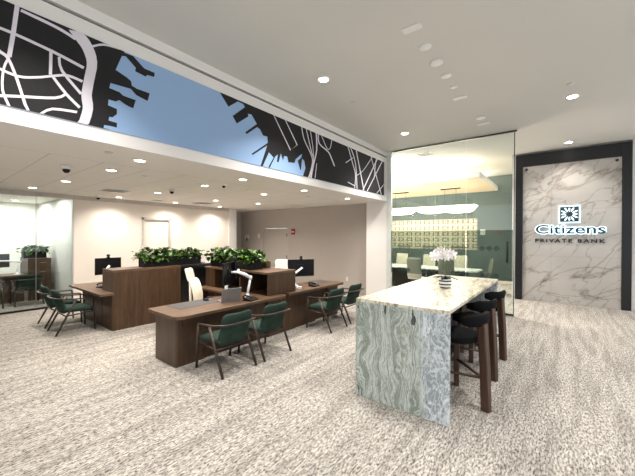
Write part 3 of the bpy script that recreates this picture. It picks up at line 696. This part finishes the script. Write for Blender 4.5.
# low partition storage in front of it
t = thing('storage_credenza', 'tall walnut storage partition carrying the left planter', 'cabinet', (2.31,6.66,0))
MB().box(0,0,0, 1.34,.51,1.11).build('body', M['wood_z'], t, bevel=.003)
MB().box(0,-.004,1.111, 1.345,.51,1.15).build('top', M['wood_x'], t, bevel=.003)
MB().box(1.3455,-.004,1.111, 2.40,.51,1.15).build('top', M['niche'], t, bevel=.003)
o = MB(); o.box(1.341,.40,.0, 2.38,.51,1.11); o.box(2.35,.05,0, 2.38,.40,1.11); o.box(1.341,.03,1.06, 2.35,.40,1.11)
o.build('open_niche', M['niche'], t)
# middle desk
t = thing('desk', 'walnut desk in the middle with laptop and grey desk pad', 'desk', (2.11,3.94,0))
r_ = .12; pts = [(r_-r_*math.sin(R(a)), r_-r_*math.cos(R(a))) for a in (0,18,36,54,72,90)][::-1]
pts = pts + [(2.04,0),(2.08,.04),(2.08,.165),(1.77,.165),(1.77,.86),(.04,.86),(0,.82)]
MB().prism(pts, ZD-.045, ZD).build('desktop', M['wood_x'], t, bevel=.004)
MB().rbox(.09,.19,0, .52,.80,ZD-.046, .03).build('pedestal', M['wood_z'], t)
MB().box(.525,.23,0, 1.76,.26,ZD-.046).build('modesty_panel', M['wood_z'], t)
# storage between the middle and right desks
t = thing('storage_credenza', 'walnut storage unit between the middle and right desks, long planter on top', 'cabinet', (3.89,4.12,0))
o = MB()
o.box(0,0,0, .73,.03,1.11); o.box(.70,.03,0, .73,1.95,1.11); o.box(0,1.62,0, .70,1.95,1.11); o.box(0,.03,0,.70,1.62,.70); o.box(0,.78,.70,.70,.81,1.11)
o.build('body', M['wood_z'], t, bevel=.003)
MB().box(-.01,-.004,1.111, .74,1.97,1.15).build('top', M['wood_x'], t, bevel=.003)
MB().box(.66,.04,.701, .698,.77,1.109).box(.03,.031,.701,.66,.04,1.109).build('niche_lining', M['niche'], t)
t = thing('side_desk', 'low walnut return worktop behind the middle desk beside the office chair', 'desk', (3.65,4.82,0))
MB().box(0,0,ZD-.04, .235,1.22,ZD).build('worktop', M['wood_y'], t, bevel=.003)
MB().box(.02,1.17,0, .23,1.20,ZD-.041).build('end_panel', M['wood_z'], t)
MB().box(.03,.05,.0, .23,.55,ZD-.041).build('drawer_unit', M['niche'], t)
# right desk
t = thing('desk', 'walnut desk on the right with single monitor, far side of the storage unit', 'desk', (4.33,4.0,0))
r_ = .10; W_ = 1.90
pts = [(0,0)] + [(W_-r_+r_*math.sin(R(a)), r_-r_*math.cos(R(a))) for a in (0,18,36,54,72,90)] + [(W_,.75),(.305,.75),(.305,.105),(0,.105)]
MB().prism(pts, ZD-.045, ZD).build('desktop', M['wood_x'], t, bevel=.004)
MB().box(.31,.14,0, .95,.17,ZD-.046).build('modesty_panel', M['wood_z'], t)
MB().rbox(1.40,.14,0, 1.82,.70,ZD-.046,.03).build('pedestal', M['wood_z'], t)
MB().box(.951,.20,0, 1.399,.23,ZD-.046).build('back_panel', M['wood_z'], t)
# office behind the glass
t = thing('desk', 'dark walnut desk inside the glass office', 'desk', (-.6,11.45,0))
MB().box(0,0,ZD-.045, 2.50,.80,ZD).build('desktop', M['wood_x'], t, bevel=.004)
MB().box(.05,.12,0, 2.48,.15,ZD-.046).build('modesty_panel', M['wood_z'], t)
t = thing('storage_cabinet', 'walnut drawer cabinet with small planter inside the glass office', 'cabinet', (1.95,11.55,0))
MB().box(0,0,0, .50,1.0,1.16).build('body', M['wood_z'], t, bevel=.003)
for z0, z1 in ((.62,.86),(.87,1.11)):
    d_ = MB().box(.10,-.014,z0, .48,-.001,z1).build('drawer', M['wood_z'], t, bevel=.002)
    MB().tube([(.25,-.03,z1-.07),(.38,-.03,z1-.07)], .006, 6).build('handle', M['silver'], d_)

# ------------------------------------------------------------------ planters
def foliage(mb, L, W, n, seed, hmax=.27):
    rd = random.Random(seed)
    for k in range(n):
        u = rd.uniform(-1,1); x = u*L/2*1.0; y = rd.uniform(-1,1)*W*.5
        lump = .6+.4*math.sin(x*9+seed)*math.cos(x*4.3+seed*2)
        z = rd.random()**.7*hmax*(.55+.45*lump)
        out = rd.uniform(.2,1)
        if rd.random() < .22:
            y = math.copysign(W*.5+rd.uniform(.0,.07), y); z = rd.uniform(-.04,.10)
        if rd.random() < .08: x = math.copysign(L/2+rd.uniform(0,.09), x); z = rd.uniform(-.02,.14)
        s = rd.uniform(.045,.085)
        mb.M = Matrix.Translation((x,y,z)) @ Euler((rd.uniform(-1.0,.5), rd.uniform(-.5,.5), rd.uniform(0,6.28))).to_matrix().to_4x4()
        P = [(0,0,0),(-.55,.25,.10),(-.62,.6,.10),(-.3,1.0,.0),(0,1.35,-.12),(.3,1.0,.0),(.62,.6,.10),(.55,.25,.10)]
        v = [mb._v((a*s,b*s,c*s)) for a,b,c in P]; m_ = mb._v((0,.65*s,-.03*s))
        for i in range(8): mb._f([m_, v[i], v[(i+1)%8]], True)
def planter(loc, rz, L, W, H, n, seed, lab, hmax=.24):
    t = thing('planter_box', lab, 'planter', loc, rz, 'black planters of trailing greenery')
    o = MB(); o.box(-L/2,-W/2,0, L/2,W/2,H-.03); o.box(-L/2,-W/2,H-.03,L/2,-W/2+.015,H); o.box(-L/2,W/2-.015,H-.03,L/2,W/2,H)
    o.box(-L/2,-W/2+.015,H-.03,-L/2+.015,W/2-.015,H); o.box(L/2-.015,-W/2+.015,H-.03,L/2,W/2-.015,H)
    o.build('box', M['planter'], t)
    m = MB(); foliage(m, L, W, n, seed, hmax); f_ = m.build('foliage', M['leaf'], t); f_.location = (0,0,H-.02)
    return t
planter((3.57,6.90,1.15), 0, 1.30,.24,.20, 620, 3, 'long black planter of green leaves on the left storage partition')
planter((4.14,5.38,1.15), math.pi/2, 1.36,.26,.20, 700, 7, 'long black planter of green leaves on the storage unit behind the middle monitors')
planter((2.14,11.90,1.16), 0, .50,.24,.18, 240, 11, 'small black planter of green leaves seen through the glass wall', .2)
t = tag(MB().box(0,0,0,.12,.25,.15).build('storage_box', M['wood_z']), 'small walnut box behind the planter on the middle storage unit', 'box'); t.location = (4.42,4.74,1.1505)

# ------------------------------------------------------------------ monitors, laptop and desk things
def monitor(loc, rz, lab, base, elbow, W=.54, H=.33, z=.42):
    # the screen faces local +y; base and elbow of the arm are given in the same local frame
    t = thing('computer_monitor', lab, 'monitor', loc, rz)
    o = MB(); o.box(-W/2,-.012,z-H/2, W/2,.012,z+H/2); o.mi = 1; o.box(-W/2+.008,.012,z-H/2+.012, W/2-.008,.0135,z+H/2-.008); o.mi = 0
    o.box(-.09,-.03,z-.08,.09,-.012,z+.08)
    o.build('screen', [M['black'], M['screen']], t, bevel=.003)
    w = MB(); w.box(-.03,-.02,z+H/2,.03,.02,z+H/2+.02); w.at(0,0,z+H/2+.05,rx=math.pi/2); w.lathe([(.001,-.025),(.03,-.022),(.03,.022),(.001,.025)],14)
    w.build('webcam', M['black'], t)
    (bx, by), (ex, ey, ez) = base, elbow
    a = MB(); a.at(bx,by,0); a.lathe([(.001,0),(.075,0),(.075,.014),(.03,.022),(.026,.07),(.001,.07)],16); a.at()
    a.tube([(bx,by,.06),(bx,by,.10),(ex,ey,ez)], [.018,.020,.020], 10)
    a.tube([(ex,ey,ez-.02),(ex,ey,ez+.02)], .027, 10, up=(1,0,0))
    mx, my, mz = (0,-.06,z)
    a.tube([(ex,ey,ez+.01),((ex+mx)/2,(ey+my)/2,(ez+mz)/2+.01),(mx,my,mz)], [.022,.026,.022], 10)
    a.tube([(mx,my,mz),(0,-.03,z)], .024, 10)
    a.build('monitor_arm', M['arm_white'], t)
    return t
monitor((2.64,7.85,ZD), R(0), 'black monitor with webcam and white arm on the left desk', (.0,-.22), (-.10,-.22,.34), .50,.36,.40)
monitor((5.36,4.62,ZD), R(-30), 'black monitor with webcam and white arm on the right desk', (-.22,-.22), (-.24,-.24,.24), .62,.38,.36)
t = thing('computer_monitor', 'two black screens on one white arm, turned edgewise, on the middle desk', 'monitor', (3.60,4.33,ZD))
for (sx_, sy_, sz_, w_, h_, rz_) in ((-.22,.23,.42,.50,.38,R(30)), (.05,.33,.46,.34,.30,R(38))):
    o = MB().at(sx_,sy_,sz_,rz=rz_); o.box(-w_/2,-.012,-h_/2, w_/2,.012,h_/2); o.mi = 1; o.box(-w_/2+.008,.0121,-h_/2+.012, w_/2-.008,.0135,h_/2-.008)
    o.mi = 0; o.box(-.07,-.03,-.07,.07,-.0121,.07)
    o.build('screen', [M['black'], M['screen']], t, bevel=.003)
w = MB().at(-.08,.26,.665,rx=math.pi/2,rz=R(30)); w.lathe([(.001,-.025),(.032,-.022),(.032,.022),(.001,.025)],14); w.at(-.08,.26,.60); w.box(-.015,-.015,0,.015,.015,.05); w.build('webcam', M['black'], t)
a = MB(); a.lathe([(.001,0),(.08,0),(.08,.014),(.03,.022),(.026,.07),(.001,.07)],16); a.tube([(0,0,.06),(.01,0,.12),(.06,0,.33)], [.018,.022,.022], 10)
a.tube([(.06,0,.30),(.06,0,.37)], .030, 10, up=(1,0,0)); a.tube([(.06,0,.34),(-.03,.06,.40),(-.12,.12,.44)], [.026,.030,.024], 10)
a.tube([(-.12,.12,.44),(-.20,.20,.44)], .02, 8); a.tube([(-.12,.12,.44),(.04,.30,.46)], .02, 8)
a.build('monitor_arm', M['arm_white'], t)
monitor((1.38,11.85,ZD), R(6), 'black monitor with white arm inside the glass office', (.36,-.18), (.42,-.2,.34), .50,.36,.38)
def laptop(loc, rz, lab):
    t = thing('laptop', lab, 'laptop', loc, rz)
    MB().rbox(-.16,-.11,0, .16,.11,.014,.012).build('keyboard_base', M['silver'], t)
    o = MB(); o.at(0,-.112,.014,rx=R(14)); o.rbox(-.16,-.004,0, .16,.004,.22,.003); o.build('lid', M['silver'], t)
laptop((3.20,4.33,ZD+.001), R(-18), 'open silver laptop on the middle desk')
def flat(name, loc, rz, size, mat, lab, cat, r=.01):
    t = MB().rbox(-size[0]/2,-size[1]/2,0,size[0]/2,size[1]/2,size[2],r).build(name, mat, None, bevel=.002); t.location = loc; t.rotation_euler = (0,0,rz)
    return tag(t, lab, cat)
flat('desk_pad', (2.70,4.56,ZD+.0005), R(0), (.66,.40,.004), M['desk_pad'], 'dark grey desk pad on the middle desk, left of the laptop', 'desk pad')
flat('desk_pad', (5.78,4.46,ZD+.0005), 0, (.60,.36,.004), M['desk_pad'], 'dark desk pad on the right desk beside the monitor', 'desk pad')
def mouse(loc, rz, lab):
    o = MB(); o.at(0,0,0); prof = []
    o.pad(.062,.105,.036,r=.03); ob = o.build('computer_mouse', M['black']); ob.location = loc; ob.rotation_euler = (R(90),0,rz); tag(ob, lab, 'mouse')
mouse((2.97,4.62,ZD+.022), .3, 'black computer mouse on the grey desk pad')
def phone(loc, rz, lab):
    t = thing('desk_phone', lab, 'phone', loc, rz)
    o = MB(); o.prism([(-.1,-.09),(.1,-.09),(.1,.09),(-.1,.09)], 0,.012); o.at(0,0,.012,rx=R(10)); o.rbox(-.1,-.085,0.0,.1,.085,.022,.01); o.build('base', M['black'], t)
    h = MB(); h.tube([(-.075,-.08,.055),(-.075,-.05,.075),(-.075,.06,.085),(-.075,.09,.06)], [.018,.014,.014,.018], 8); h.build('handset', M['black'], t)
phone((3.46,4.09,ZD+.001), .2, 'black desk phone beside the laptop on the middle desk')
phone((5.30,4.20,ZD+.001), .2, 'black desk phone on the right desk')
phone((2.42,7.45,ZD+.001), -1.3, 'black desk phone on the left desk')
t = tag(MB().lathe([(.03,0),(.036,.09),(.038,.10),(.034,.10),(.03,.01),(.001,.01)],16).build('cup', M['tan_box']), 'tan cup between the laptop and the white monitor arm', 'cup'); t.location = (3.50,4.75,ZD+.001)
t = tag(MB().rbox(-.07,-.05,0,.07,.05,.035,.01).build('card_tray', M['white_plastic'], bevel=.003), 'small white tray on top of the left storage partition, between the planters', 'tray'); t.location = (4.38,6.80,1.1505)
t = tag(MB().rbox(-.06,-.045,0,.06,.045,.05,.01).build('adapter_dock', M['white_plastic'], bevel=.003), 'white dock with cables on the right desk beside the storage unit', 'dock'); t.location = (4.80,4.20,ZD+.001)
t = tag(MB().lathe([(.03,0),(.033,.01),(.033,.13),(.012,.16),(.012,.19),(.001,.19)],14).build('sanitizer_bottle', M['jamb']), 'clear bottle on the return worktop left of the edgewise monitor', 'bottle'); t.location = (3.72,5.1,ZD+.001)
t = tag(MB().rbox(-.11,-.15,0,.11,.15,.02,.01).build('keyboard', M['white_plastic'], bevel=.002), 'white keyboard on the left desk under the monitor', 'keyboard'); t.location = (2.90,7.55,ZD+.001)

# ------------------------------------------------------------------ white office chairs
def make_office_chair():
    t = thing('office_chair', '', 'chair', group='cream high-back office chairs at the desks')
    o = MB()
    for k in range(5):
        a = 2*math.pi*k/5; o.at(0,0,0,rz=a); o.tube([(0,0,.10),(.16,0,.085),(.30,0,.065)], [.028,.022,.015], 8)
    o.at(); o.lathe([(.001,.06),(.04,.06),(.035,.13),(.028,.14),(.026,.36),(.001,.36)],14)
    b = o.build('base', M['black'], t)
    for k in range(5):
        a = 2*math.pi*k/5; w = MB(); w.at(.30*math.cos(a),.30*math.sin(a),.031,rz=a,rx=math.pi/2); w.lathe([(.001,-.02),(.03,-.02),(.03,.02),(.001,.02)],12); w.build('caster', M['black'], b)
    MB().box(-.14,-.14,.36,.14,.12,.40).build('mechanism', M['black'], t, bevel=.01)
    o = MB(); o.at(0,.02,.445,rx=math.pi/2); o.pad(.48,.46,.08,r=.1,p=4); o.build('seat', M['cream'], t)
    o = MB(); o.at(0,-.24,.765,rx=R(9)); o.pad(.44,.54,.05,r=.08,p=6,bend=lambda x,z:(-.5*x*abs(z)*.4, .5*x*x+.06*math.cos(z*5.0)-.0, 0)); o.build('backrest', M['cream'], t)
    o = MB(); o.at(0,-.315,1.105,rx=R(14)); o.pad(.33,.24,.045,r=.07,p=5,bend=lambda x,z:(0,.6*x*x,0)); o.build('headrest', M['grey_fabric'] if False else M['cream_frame'], t)
    MB().tube([(0,-.1,.38),(0,-.26,.42),(0,-.29,.62),(0,-.30,1.02)], .018, 8, w=.03).build('back_support', M['cream_frame'], t)
    for s in (-1,1):
        o = MB(); o.tube([(.15*s,0,.40),(.27*s,0,.42),(.275*s,-.01,.62)], .014, 8, w=.02); o.at(.275*s,.03,.645,rx=math.pi/2); o.pad(.08,.26,.03,r=.03,nu=6,nv=6)
        o.build('armrest', M['black'], t)
    return t
oc = make_office_chair(); oc.location = (3.26,5.05,0); oc.rotation_euler = (0,0,R(-141)); oc['label'] = 'cream high-back office chair behind the middle desk, seen beside the black niche'
dup(oc, (5.50,5.36,0), R(134), 'cream high-back office chair at the right desk, only its top visible')

# ------------------------------------------------------------------ conference room furniture
t = thing('conference_table', 'pale conference table with dark base behind the lobby glass', 'table', (11.15,4.35,0))
MB().rbox(-.55,-2.3,.70, .55,2.3,.74,.12).build('tabletop', M['white'], t, bevel=.004)
MB().box(-.3,-1.9,0, .3,1.9,.699).build('base', M['black'], t)
def make_conf_chair():
    t = thing('conference_chair', '', 'chair', group='conference chairs around the pale table')
    o = MB()
    for k in range(4): o.at(0,0,0,rz=math.pi/4+math.pi/2*k); o.tube([(0,0,.07),(.28,0,.03)], [.025,.018], 8)
    o.at(); o.lathe([(.001,.05),(.03,.05),(.026,.40),(.001,.40)],12); o.build('base', M['silver'], t)
    o = MB(); o.at(0,.02,.45,rx=math.pi/2); o.pad(.48,.46,.08,r=.08); o.build('seat', M['cream'], t)
    o = MB(); o.at(0,-.24,.80,rx=R(8)); o.pad(.47,.66,.05,r=.05,bend=lambda x,z:(0,.25*x*x,0)); o.build('backrest', M['cream'], t)
    for s in (-1,1):
        MB().tube([(.24*s,-.2,.66),(.27*s,.15,.66),(.25*s,.17,.44)], .012, 8, w=.018).build('armrest', M['silver'], t)
    return t
cc = make_conf_chair()
cl = [(12.0,5.12,math.pi/2,'cream conference chair against the green wall, left of three in view'),
      (12.0,4.02,math.pi/2,'cream conference chair against the green wall, middle of three, left of the orchid'),
      (12.0,2.89,math.pi/2,'cream conference chair against the green wall, right of the orchid'),
      (10.20,3.76,-math.pi/2,'grey-backed conference chair on the near side, left of the orchid'),
      (10.20,2.76,-math.pi/2,'grey-backed conference chair on the near side, directly behind the orchid'),
      (11.10,1.98,0,'pale conference chair seen sideways at the right end of the table')]
for i, (x, y, rz, lab) in enumerate(cl):
    if i == 0: cc.location = (x,y,0); cc.rotation_euler = (0,0,rz); cc['label'] = lab
    else: c = dup(cc, (x,y,0), rz, lab)
for c in [o for o in bpy.data.objects if o.name.startswith('conference_chair') and o.location.x < 11.5]:
    for k in c.children:
        if k.name.startswith(('backrest','seat')):
            k.data = k.data.copy(); k.data.materials[0] = M['grey_fabric']
t = tag(MB().box(-.02,-1.84,-.64,.0,1.84,.64).build('patterned_wall_panel', M['panel']), 'wide cream and brown geometric wall panel in the conference room', 'wall panel'); t.location = (14.098,4.54,1.92)
t = thing('ceiling_canopy', 'floating maple ceiling canopy in the conference room', 'canopy', (0,0,3.60))
o = MB(); o.box(10.4,1.95,0, 13.8,6.9,.03); o.build('underside', M['canopy_wood'], t)
o = MB(); o.box(10.38,1.93,0,10.4,6.92,.17); o.box(13.8,1.93,0,13.82,6.92,.17); o.box(10.4,1.93,0,13.8,1.95,.17); o.box(10.4,6.9,0,13.8,6.92,.17); o.build('edge_band', M['white'], t)
o = MB()
for y in (2.6,6.2):
    for x in (10.9,13.3): o.tube([(x,y,.03),(x,y,ZL-3.60)], .006, 6)
o.build('hanger_rods', M['silver'], t)
t = thing('cove_light', 'bright linear cove light above the conference canopy', 'light', (0,0,3.66))
MB().box(10.9,2.3,0, 11.0,6.6,.03).build('strip', M['cove'], t); MB().box(13.2,2.3,0,13.3,6.6,.03).build('strip', M['cove'], t)
# scalloped pendant
t = thing('pendant_light', 'long glowing scalloped pendant over the conference table', 'light', (12.2,0,0))
ys = [2.36+.05*k for k in range(70)]; o = MB(); pr = []
def zb(y):
    if y < 2.6: return 2.93-.22*math.sin((y-2.36)/.24*math.pi/2)
    u = ((y-2.6) % 2.1); d = min(abs(y-4.56), abs(y-6.9))
    return 2.70 + .20*math.exp(-(d/.16)**1.3) + .035*math.exp(-((y-3.5)/.2)**2)
rings = []
for y in ys:
    z0 = zb(y); z1 = 2.945; w = .30
    rings.append([o._v((a*w, y, z)) for a, z in ((-1,z1),(1,z1),(.85,z0+.015),(.5,z0),(-.5,z0),(-.85,z0+.015))])
for a, b in zip(rings, rings[1:]):
    for k in range(6): o._f([a[k],a[(k+1)%6],b[(k+1)%6],b[k]], True)
o._f(rings[0]); o._f(rings[-1][::-1]); o.build('diffuser', M['pendant'], t)
o = MB()
for y in (3.05,3.45,4.95,5.4): o.tube([(0,y,2.94),(0,y,3.57)], .006, 6)
o.build('cable', M['black'], t)
for y in (3.25,5.2): MB().box(-.04,y-.35,3.565,.04,y+.35,3.599).build('ceiling_mount', M['black'], t)
t = tag(MB().box(0,-.09,-.11,.02,.09,.11).build('wall_control_panel', M['white_plastic']), 'small white control panel on the green conference wall', 'panel'); t.location = (14.08,2.5,2.0)

# ------------------------------------------------------------------ downlights
def make_downlight(z, lens, r):
    t = thing('downlight', '', 'light', (0,0,z))
    MB().lathe([(r*.80,-.0005),(r*.80,-.012),(r*1.12,-.004),(r*1.12,-.0005)],24,cap=False).build('trim_ring', M['white_plastic'], t)
    MB().lathe([(.001,-.011),(r*.79,-.011),(r*.79,-.002),(.001,-.002)],24).build('lens', lens, t)
    return t
def lamp(kind, loc, energy, size=.1, col=(1,.93,.84), angle=130, blend=.8, rot=(0,0,0)):
    l = bpy.data.lights.new('lamp_'+kind.lower(), kind); l.energy = energy; l.color = col
    if kind == 'SPOT': l.spot_size = R(angle); l.spot_blend = blend; l.shadow_soft_size = size
    elif kind == 'AREA': l.size = size
    else: l.shadow_soft_size = size
    o = bpy.data.objects.new(l.name, l); COL.objects.link(o); o.location = loc; o.rotation_euler = rot; return o
NUM = ['first','second','third','fourth','fifth']
rows = [('in the row nearest the mural', [(1.92,4.58),(3.69,4.58),(5.39,4.56),(7.22,4.58)]),
        ('in the row above the middle desk', [(1.93,5.62),(3.68,5.78),(5.30,5.78)]),
        ('in the row above the storage partition', [(1.80,7.47),(3.62,7.66),(5.38,7.90),(6.72,7.60)]),
        ('in the row washing the beige wall', [(1.6,9.05),(3.40,9.38),(5.0,9.45),(6.60,9.45)])]
dl = None
for rn, (txt, pl) in enumerate(rows):
    for i, (x, y) in enumerate(pl):
        lab = 'office ceiling downlight %s, %s from the left' % (txt, NUM[i])
        if dl is None: dl = make_downlight(ZO, M['lamp_office'], .085); dl.location = (x,y,ZO); dl['label'] = lab; dl['group'] = 'office ceiling downlights'
        else: dup(dl, (x,y,ZO), 0, lab)
        lamp('SPOT', (x,y,ZO-.03), 115 if rn < 3 else 110, .06, (1,.93,.85), 150, .9)
dl2 = None
for (x, y, lab) in ((3.88,2.90,'bright recessed downlight in the lobby ceiling, nearest the camera'),
                    (7.05,2.90,'recessed downlight in the lobby ceiling just before the conference glass'),
                    (6.93,-.14,'oblong-looking recessed downlight in the lobby ceiling, upper right of the photo'),
                    (10.20,-.14,'recessed downlight in the lobby ceiling directly above the marble sign')):
    if dl2 is None: dl2 = make_downlight(ZL, M['lamp'], .095); dl2.location = (x,y,ZL); dl2['label'] = lab; dl2['group'] = 'lobby ceiling downlights'
    else: dup(dl2, (x,y,ZL), 0, lab)
    lamp('SPOT', (x,y,ZL-.03), 260 if x < 9 else 120, .08, (1,.96,.91), 120, .7)
for x, y in ((.6,2.9),(3.7,-.14),(.4,-.14),(-2,1.4),(3.7,-3.1),(6.9,-3.1),(.4,-3.1)):  # unseen spots without fixtures, added to brighten the lobby
    lamp('SPOT', (x,y,ZL-.03), 230, .08, (1,.96,.91), 120, .7)
# conference and glass office lighting
lamp('AREA', (9.6,4.2,4.15), 330, 1.6, (1,.96,.90))  # fill lamp with no fixture, added to brighten the conference room
for y in (3.0,4.6,6.0): lamp('POINT', (12.2,y,2.60), 80, .2, (1,.95,.88))
for x, y in ((.2,12.4),(1.9,10.9),(1.9,12.8)): lamp('AREA', (x,y,2.80), 36, .8, (1,.97,.93))
for x, y, n in ((1.95,10.9,'front'),(1.9,12.9,'rear'),(.6,12.6,'centre')):
    dup(dl, (x,y,ZO), 0, 'round downlight seen through the glass in the glass office ceiling, %s one' % n, 'glass office downlights')

# ------------------------------------------------------------------ ceiling and wall devices
def dome_camera(loc, lab, s=1):
    t = thing('security_camera', lab, 'camera', loc, group='dome security cameras')
    MB().lathe([(.001,-.05*s),(.055*s,-.045*s),(.062*s,-.0005),(.001,-.0005)],20).build('housing', M['white_plastic'], t)
    MB().lathe([(.001,-.10*s),(.02*s,-.097*s),(.038*s,-.08*s),(.045*s,-.051*s),(.001,-.0505*s)],20).build('dome', M['black'], t)
dome_camera((1.41,5.83,ZO), 'dome security camera on the office ceiling, left, nearest the mural', 1.1)
dome_camera((2.98,9.55,ZO), 'small dome security camera above the end of the glass wall')
dome_camera((3.56,6.88,ZO), 'dome security camera above the left planter, centre of the office ceiling')
dome_camera((3.81,5.32,ZO), 'dark dome camera between the downlights near the mural', .8)
def vent(loc, w, h, lab, rz=0, n=6):
    t = thing('air_vent', lab, 'vent', loc, rz)
    o = MB(); o.box(-w/2,-h/2,-.012,w/2,-h/2+.02,-.0005); o.box(-w/2,h/2-.02,-.012,w/2,h/2,-.0005); o.box(-w/2,-h/2+.02,-.012,-w/2+.02,h/2-.02,-.0005); o.box(w/2-.02,-h/2+.02,-.012,w/2,h/2-.02,-.0005)
    o.build('frame', M['white_plastic'], t)
    s = MB()
    for k in range(n): y = -h/2+.02+(h-.04)*(k+.5)/n; s.at(0,y,-.008,rx=R(35)); s.box(-w/2+.02,-.012,-.001,w/2-.02,.012,.001)
    s.build('louvres', M['vent'], t)
vent((2.86,8.1,ZO), .50,.50, 'square ceiling air vent before the left wall door')
vent((5.6,8.9,ZO), .50,.50, 'square ceiling air vent near the far corner of the beige wall')
vent((4.35,9.3,ZO), .30,.30, 'small dark ceiling air vent above the beige wall door')
vent((9.2,3.16,ZL), .40,.40, 'square ceiling air vent inside the conference room')
def disc(name, loc, r, lab, cat, mat, h=.012, group=None):
    t = MB().lathe([(.001,-h),(r*.9,-h),(r,-h*.6),(r,-.0005),(.001,-.0005)],24).build(name, mat); t.location = loc; tag(t, lab, cat, group)
for i, (x, y, r) in enumerate(((4.00,1.38,.075),(4.46,1.38,.085),(4.90,1.38,.075),(5.34,1.38,.055),(7.05,1.30,.09))):
    disc('ceiling_cover_disc', (x,y,ZL), r, 'round white cover disc in the lobby ceiling row, %s from the camera' % NUM[i], 'ceiling disc', M['white_plastic'], .015, 'white discs in a row on the lobby ceiling')
for i, (x, y) in enumerate(((3.55,1.38),(5.82,1.40),(7.45,1.32))):
    t = MB().rbox(-.11,-.055,-.012,.11,.055,-.0005,.02).build('ceiling_cover_plate', M['white_plastic']); t.location = (x,y,ZL); t.rotation_euler = (0,0,-math.pi/2)
    tag(t, 'oblong white cover plate in the lobby ceiling row, %s from the camera' % NUM[i], 'ceiling plate', 'white plates in a row on the lobby ceiling')
disc('sprinkler_cover', (4.87,2.98,ZL), .045, 'small grey sprinkler cover in the lobby ceiling between two downlights', 'sprinkler cover', M['vent'])
disc('sprinkler_cover', (6.35,-.10,ZL), .05, 'small grey sprinkler cover in the lobby ceiling beside the upper right downlight', 'sprinkler cover', M['vent'])
disc('sprinkler_cover', (1.50,4.45,ZO), .045, 'small grey sprinkler cover in the office ceiling under the dark mural land', 'sprinkler cover', M['vent'])
disc('sprinkler_cover', (2.47,5.7,ZO), .04, 'small sprinkler cover in the office ceiling beside the second row of downlights', 'sprinkler cover', M['vent'])
disc('sprinkler_cover', (4.55,5.45,ZO), .05, 'flat grey sprinkler cover in the office ceiling right of the dark dome camera', 'sprinkler cover', M['vent'])
disc('sprinkler_cover', (6.3,5.2,ZO), .05, 'flat grey sprinkler cover in the office ceiling near the grey wall', 'sprinkler cover', M['vent'])
t = thing('fire_alarm_pull', 'red fire alarm pull station beside the grey door', 'fire alarm', (8.71,7.88,1.98))
MB().box(-.04,-.08,-.11,-.0005,.08,.11).build('box', M['red'], t, bevel=.005); MB().box(-.055,-.05,-.03,-.041,.05,.01).build('handle', M['white_plastic'], t)
t = thing('thermostat', 'white double wall device left of the grey door, with small lever', 'wall device', (8.71,10.52,1.78))
MB().box(-.02,.02,-.08,-.0005,.13,.08).build('plate', M['white_plastic'], t); MB().box(-.02,-.13,-.08,-.0005,-.02,.08).build('plate', M['white_plastic'], t); MB().box(-.03,-.02,-.16,-.0005,.02,-.02).build('lever', M['steel'], t)
t = thing('card_reader', 'single white card reader just left of the grey door', 'wall device', (8.71,9.78,1.81))
MB().box(-.03,-.05,-.09,-.0005,.05,.09).build('case', M['white_plastic'], t, bevel=.006); MB().box(-.034,-.02,-.03,-.031,.02,.0).build('reader_window', M['vent'], t)
t = thing('wall_outlet', 'white wall outlet low on the grey wall near the right armchairs', 'outlet', (8.71,5.52,.42))
MB().box(-.012,-.04,-.065,-.0005,.04,.065).build('plate', M['white_plastic'], t, bevel=.004)
for z in (-.03,.03): MB().box(-.014,-.015,z-.013,-.0125,.015,z+.013).build('socket', M['trim_grey'], t)
t = thing('fire_extinguisher_sign', 'small red marker at the right edge of the green wall', 'sign', (14.06,1.9,1.95))
MB().box(0,-.03,-.08,.03,.03,.08).build('panel', M['red'], t)

# ------------------------------------------------------------------ sky fill through the invented wall openings
w = bpy.data.worlds.new('sky'); SC.world = w; w.use_nodes = True
bg = w.node_tree.nodes['Background']; bg.inputs['Color'].default_value = (.86,.93,1,1); bg.inputs['Strength'].default_value = 1.3

# ------------------------------------------------------------------ camera
cam = bpy.data.cameras.new('camera'); co = bpy.data.objects.new('camera', cam); COL.objects.link(co); SC.camera = co
cam.sensor_width = 36; cam.lens = 314.4/635*36; cam.clip_start = .05
yw, pt, rl = R(37.77), R(-.258), R(.238)
F_ = Vector((math.cos(yw)*math.cos(pt), math.sin(yw)*math.cos(pt), math.sin(pt)))
R0 = Vector((math.sin(yw), -math.cos(yw), 0)); U0 = R0.cross(F_)
Rv = R0*math.cos(rl)+U0*math.sin(rl); Uv = -R0*math.sin(rl)+U0*math.cos(rl)
co.matrix_world = Matrix(((Rv.x,Uv.x,-F_.x,0),(Rv.y,Uv.y,-F_.y,0),(Rv.z,Uv.z,-F_.z,1.8),(0,0,0,1)))
SC.view_settings.view_transform = 'Standard'; SC.view_settings.look = 'None'
SC.view_settings.gamma = 1; SC.view_settings.use_curve_mapping = False
SC.view_settings.exposure = 0.38
SC.cycles.use_denoising = True
SC.cycles.max_bounces = 8; SC.cycles.transparent_max_bounces = 12; SC.cycles.caustics_reflective = False; SC.cycles.caustics_refractive = False
SC.cycles.sample_clamp_indirect = 6
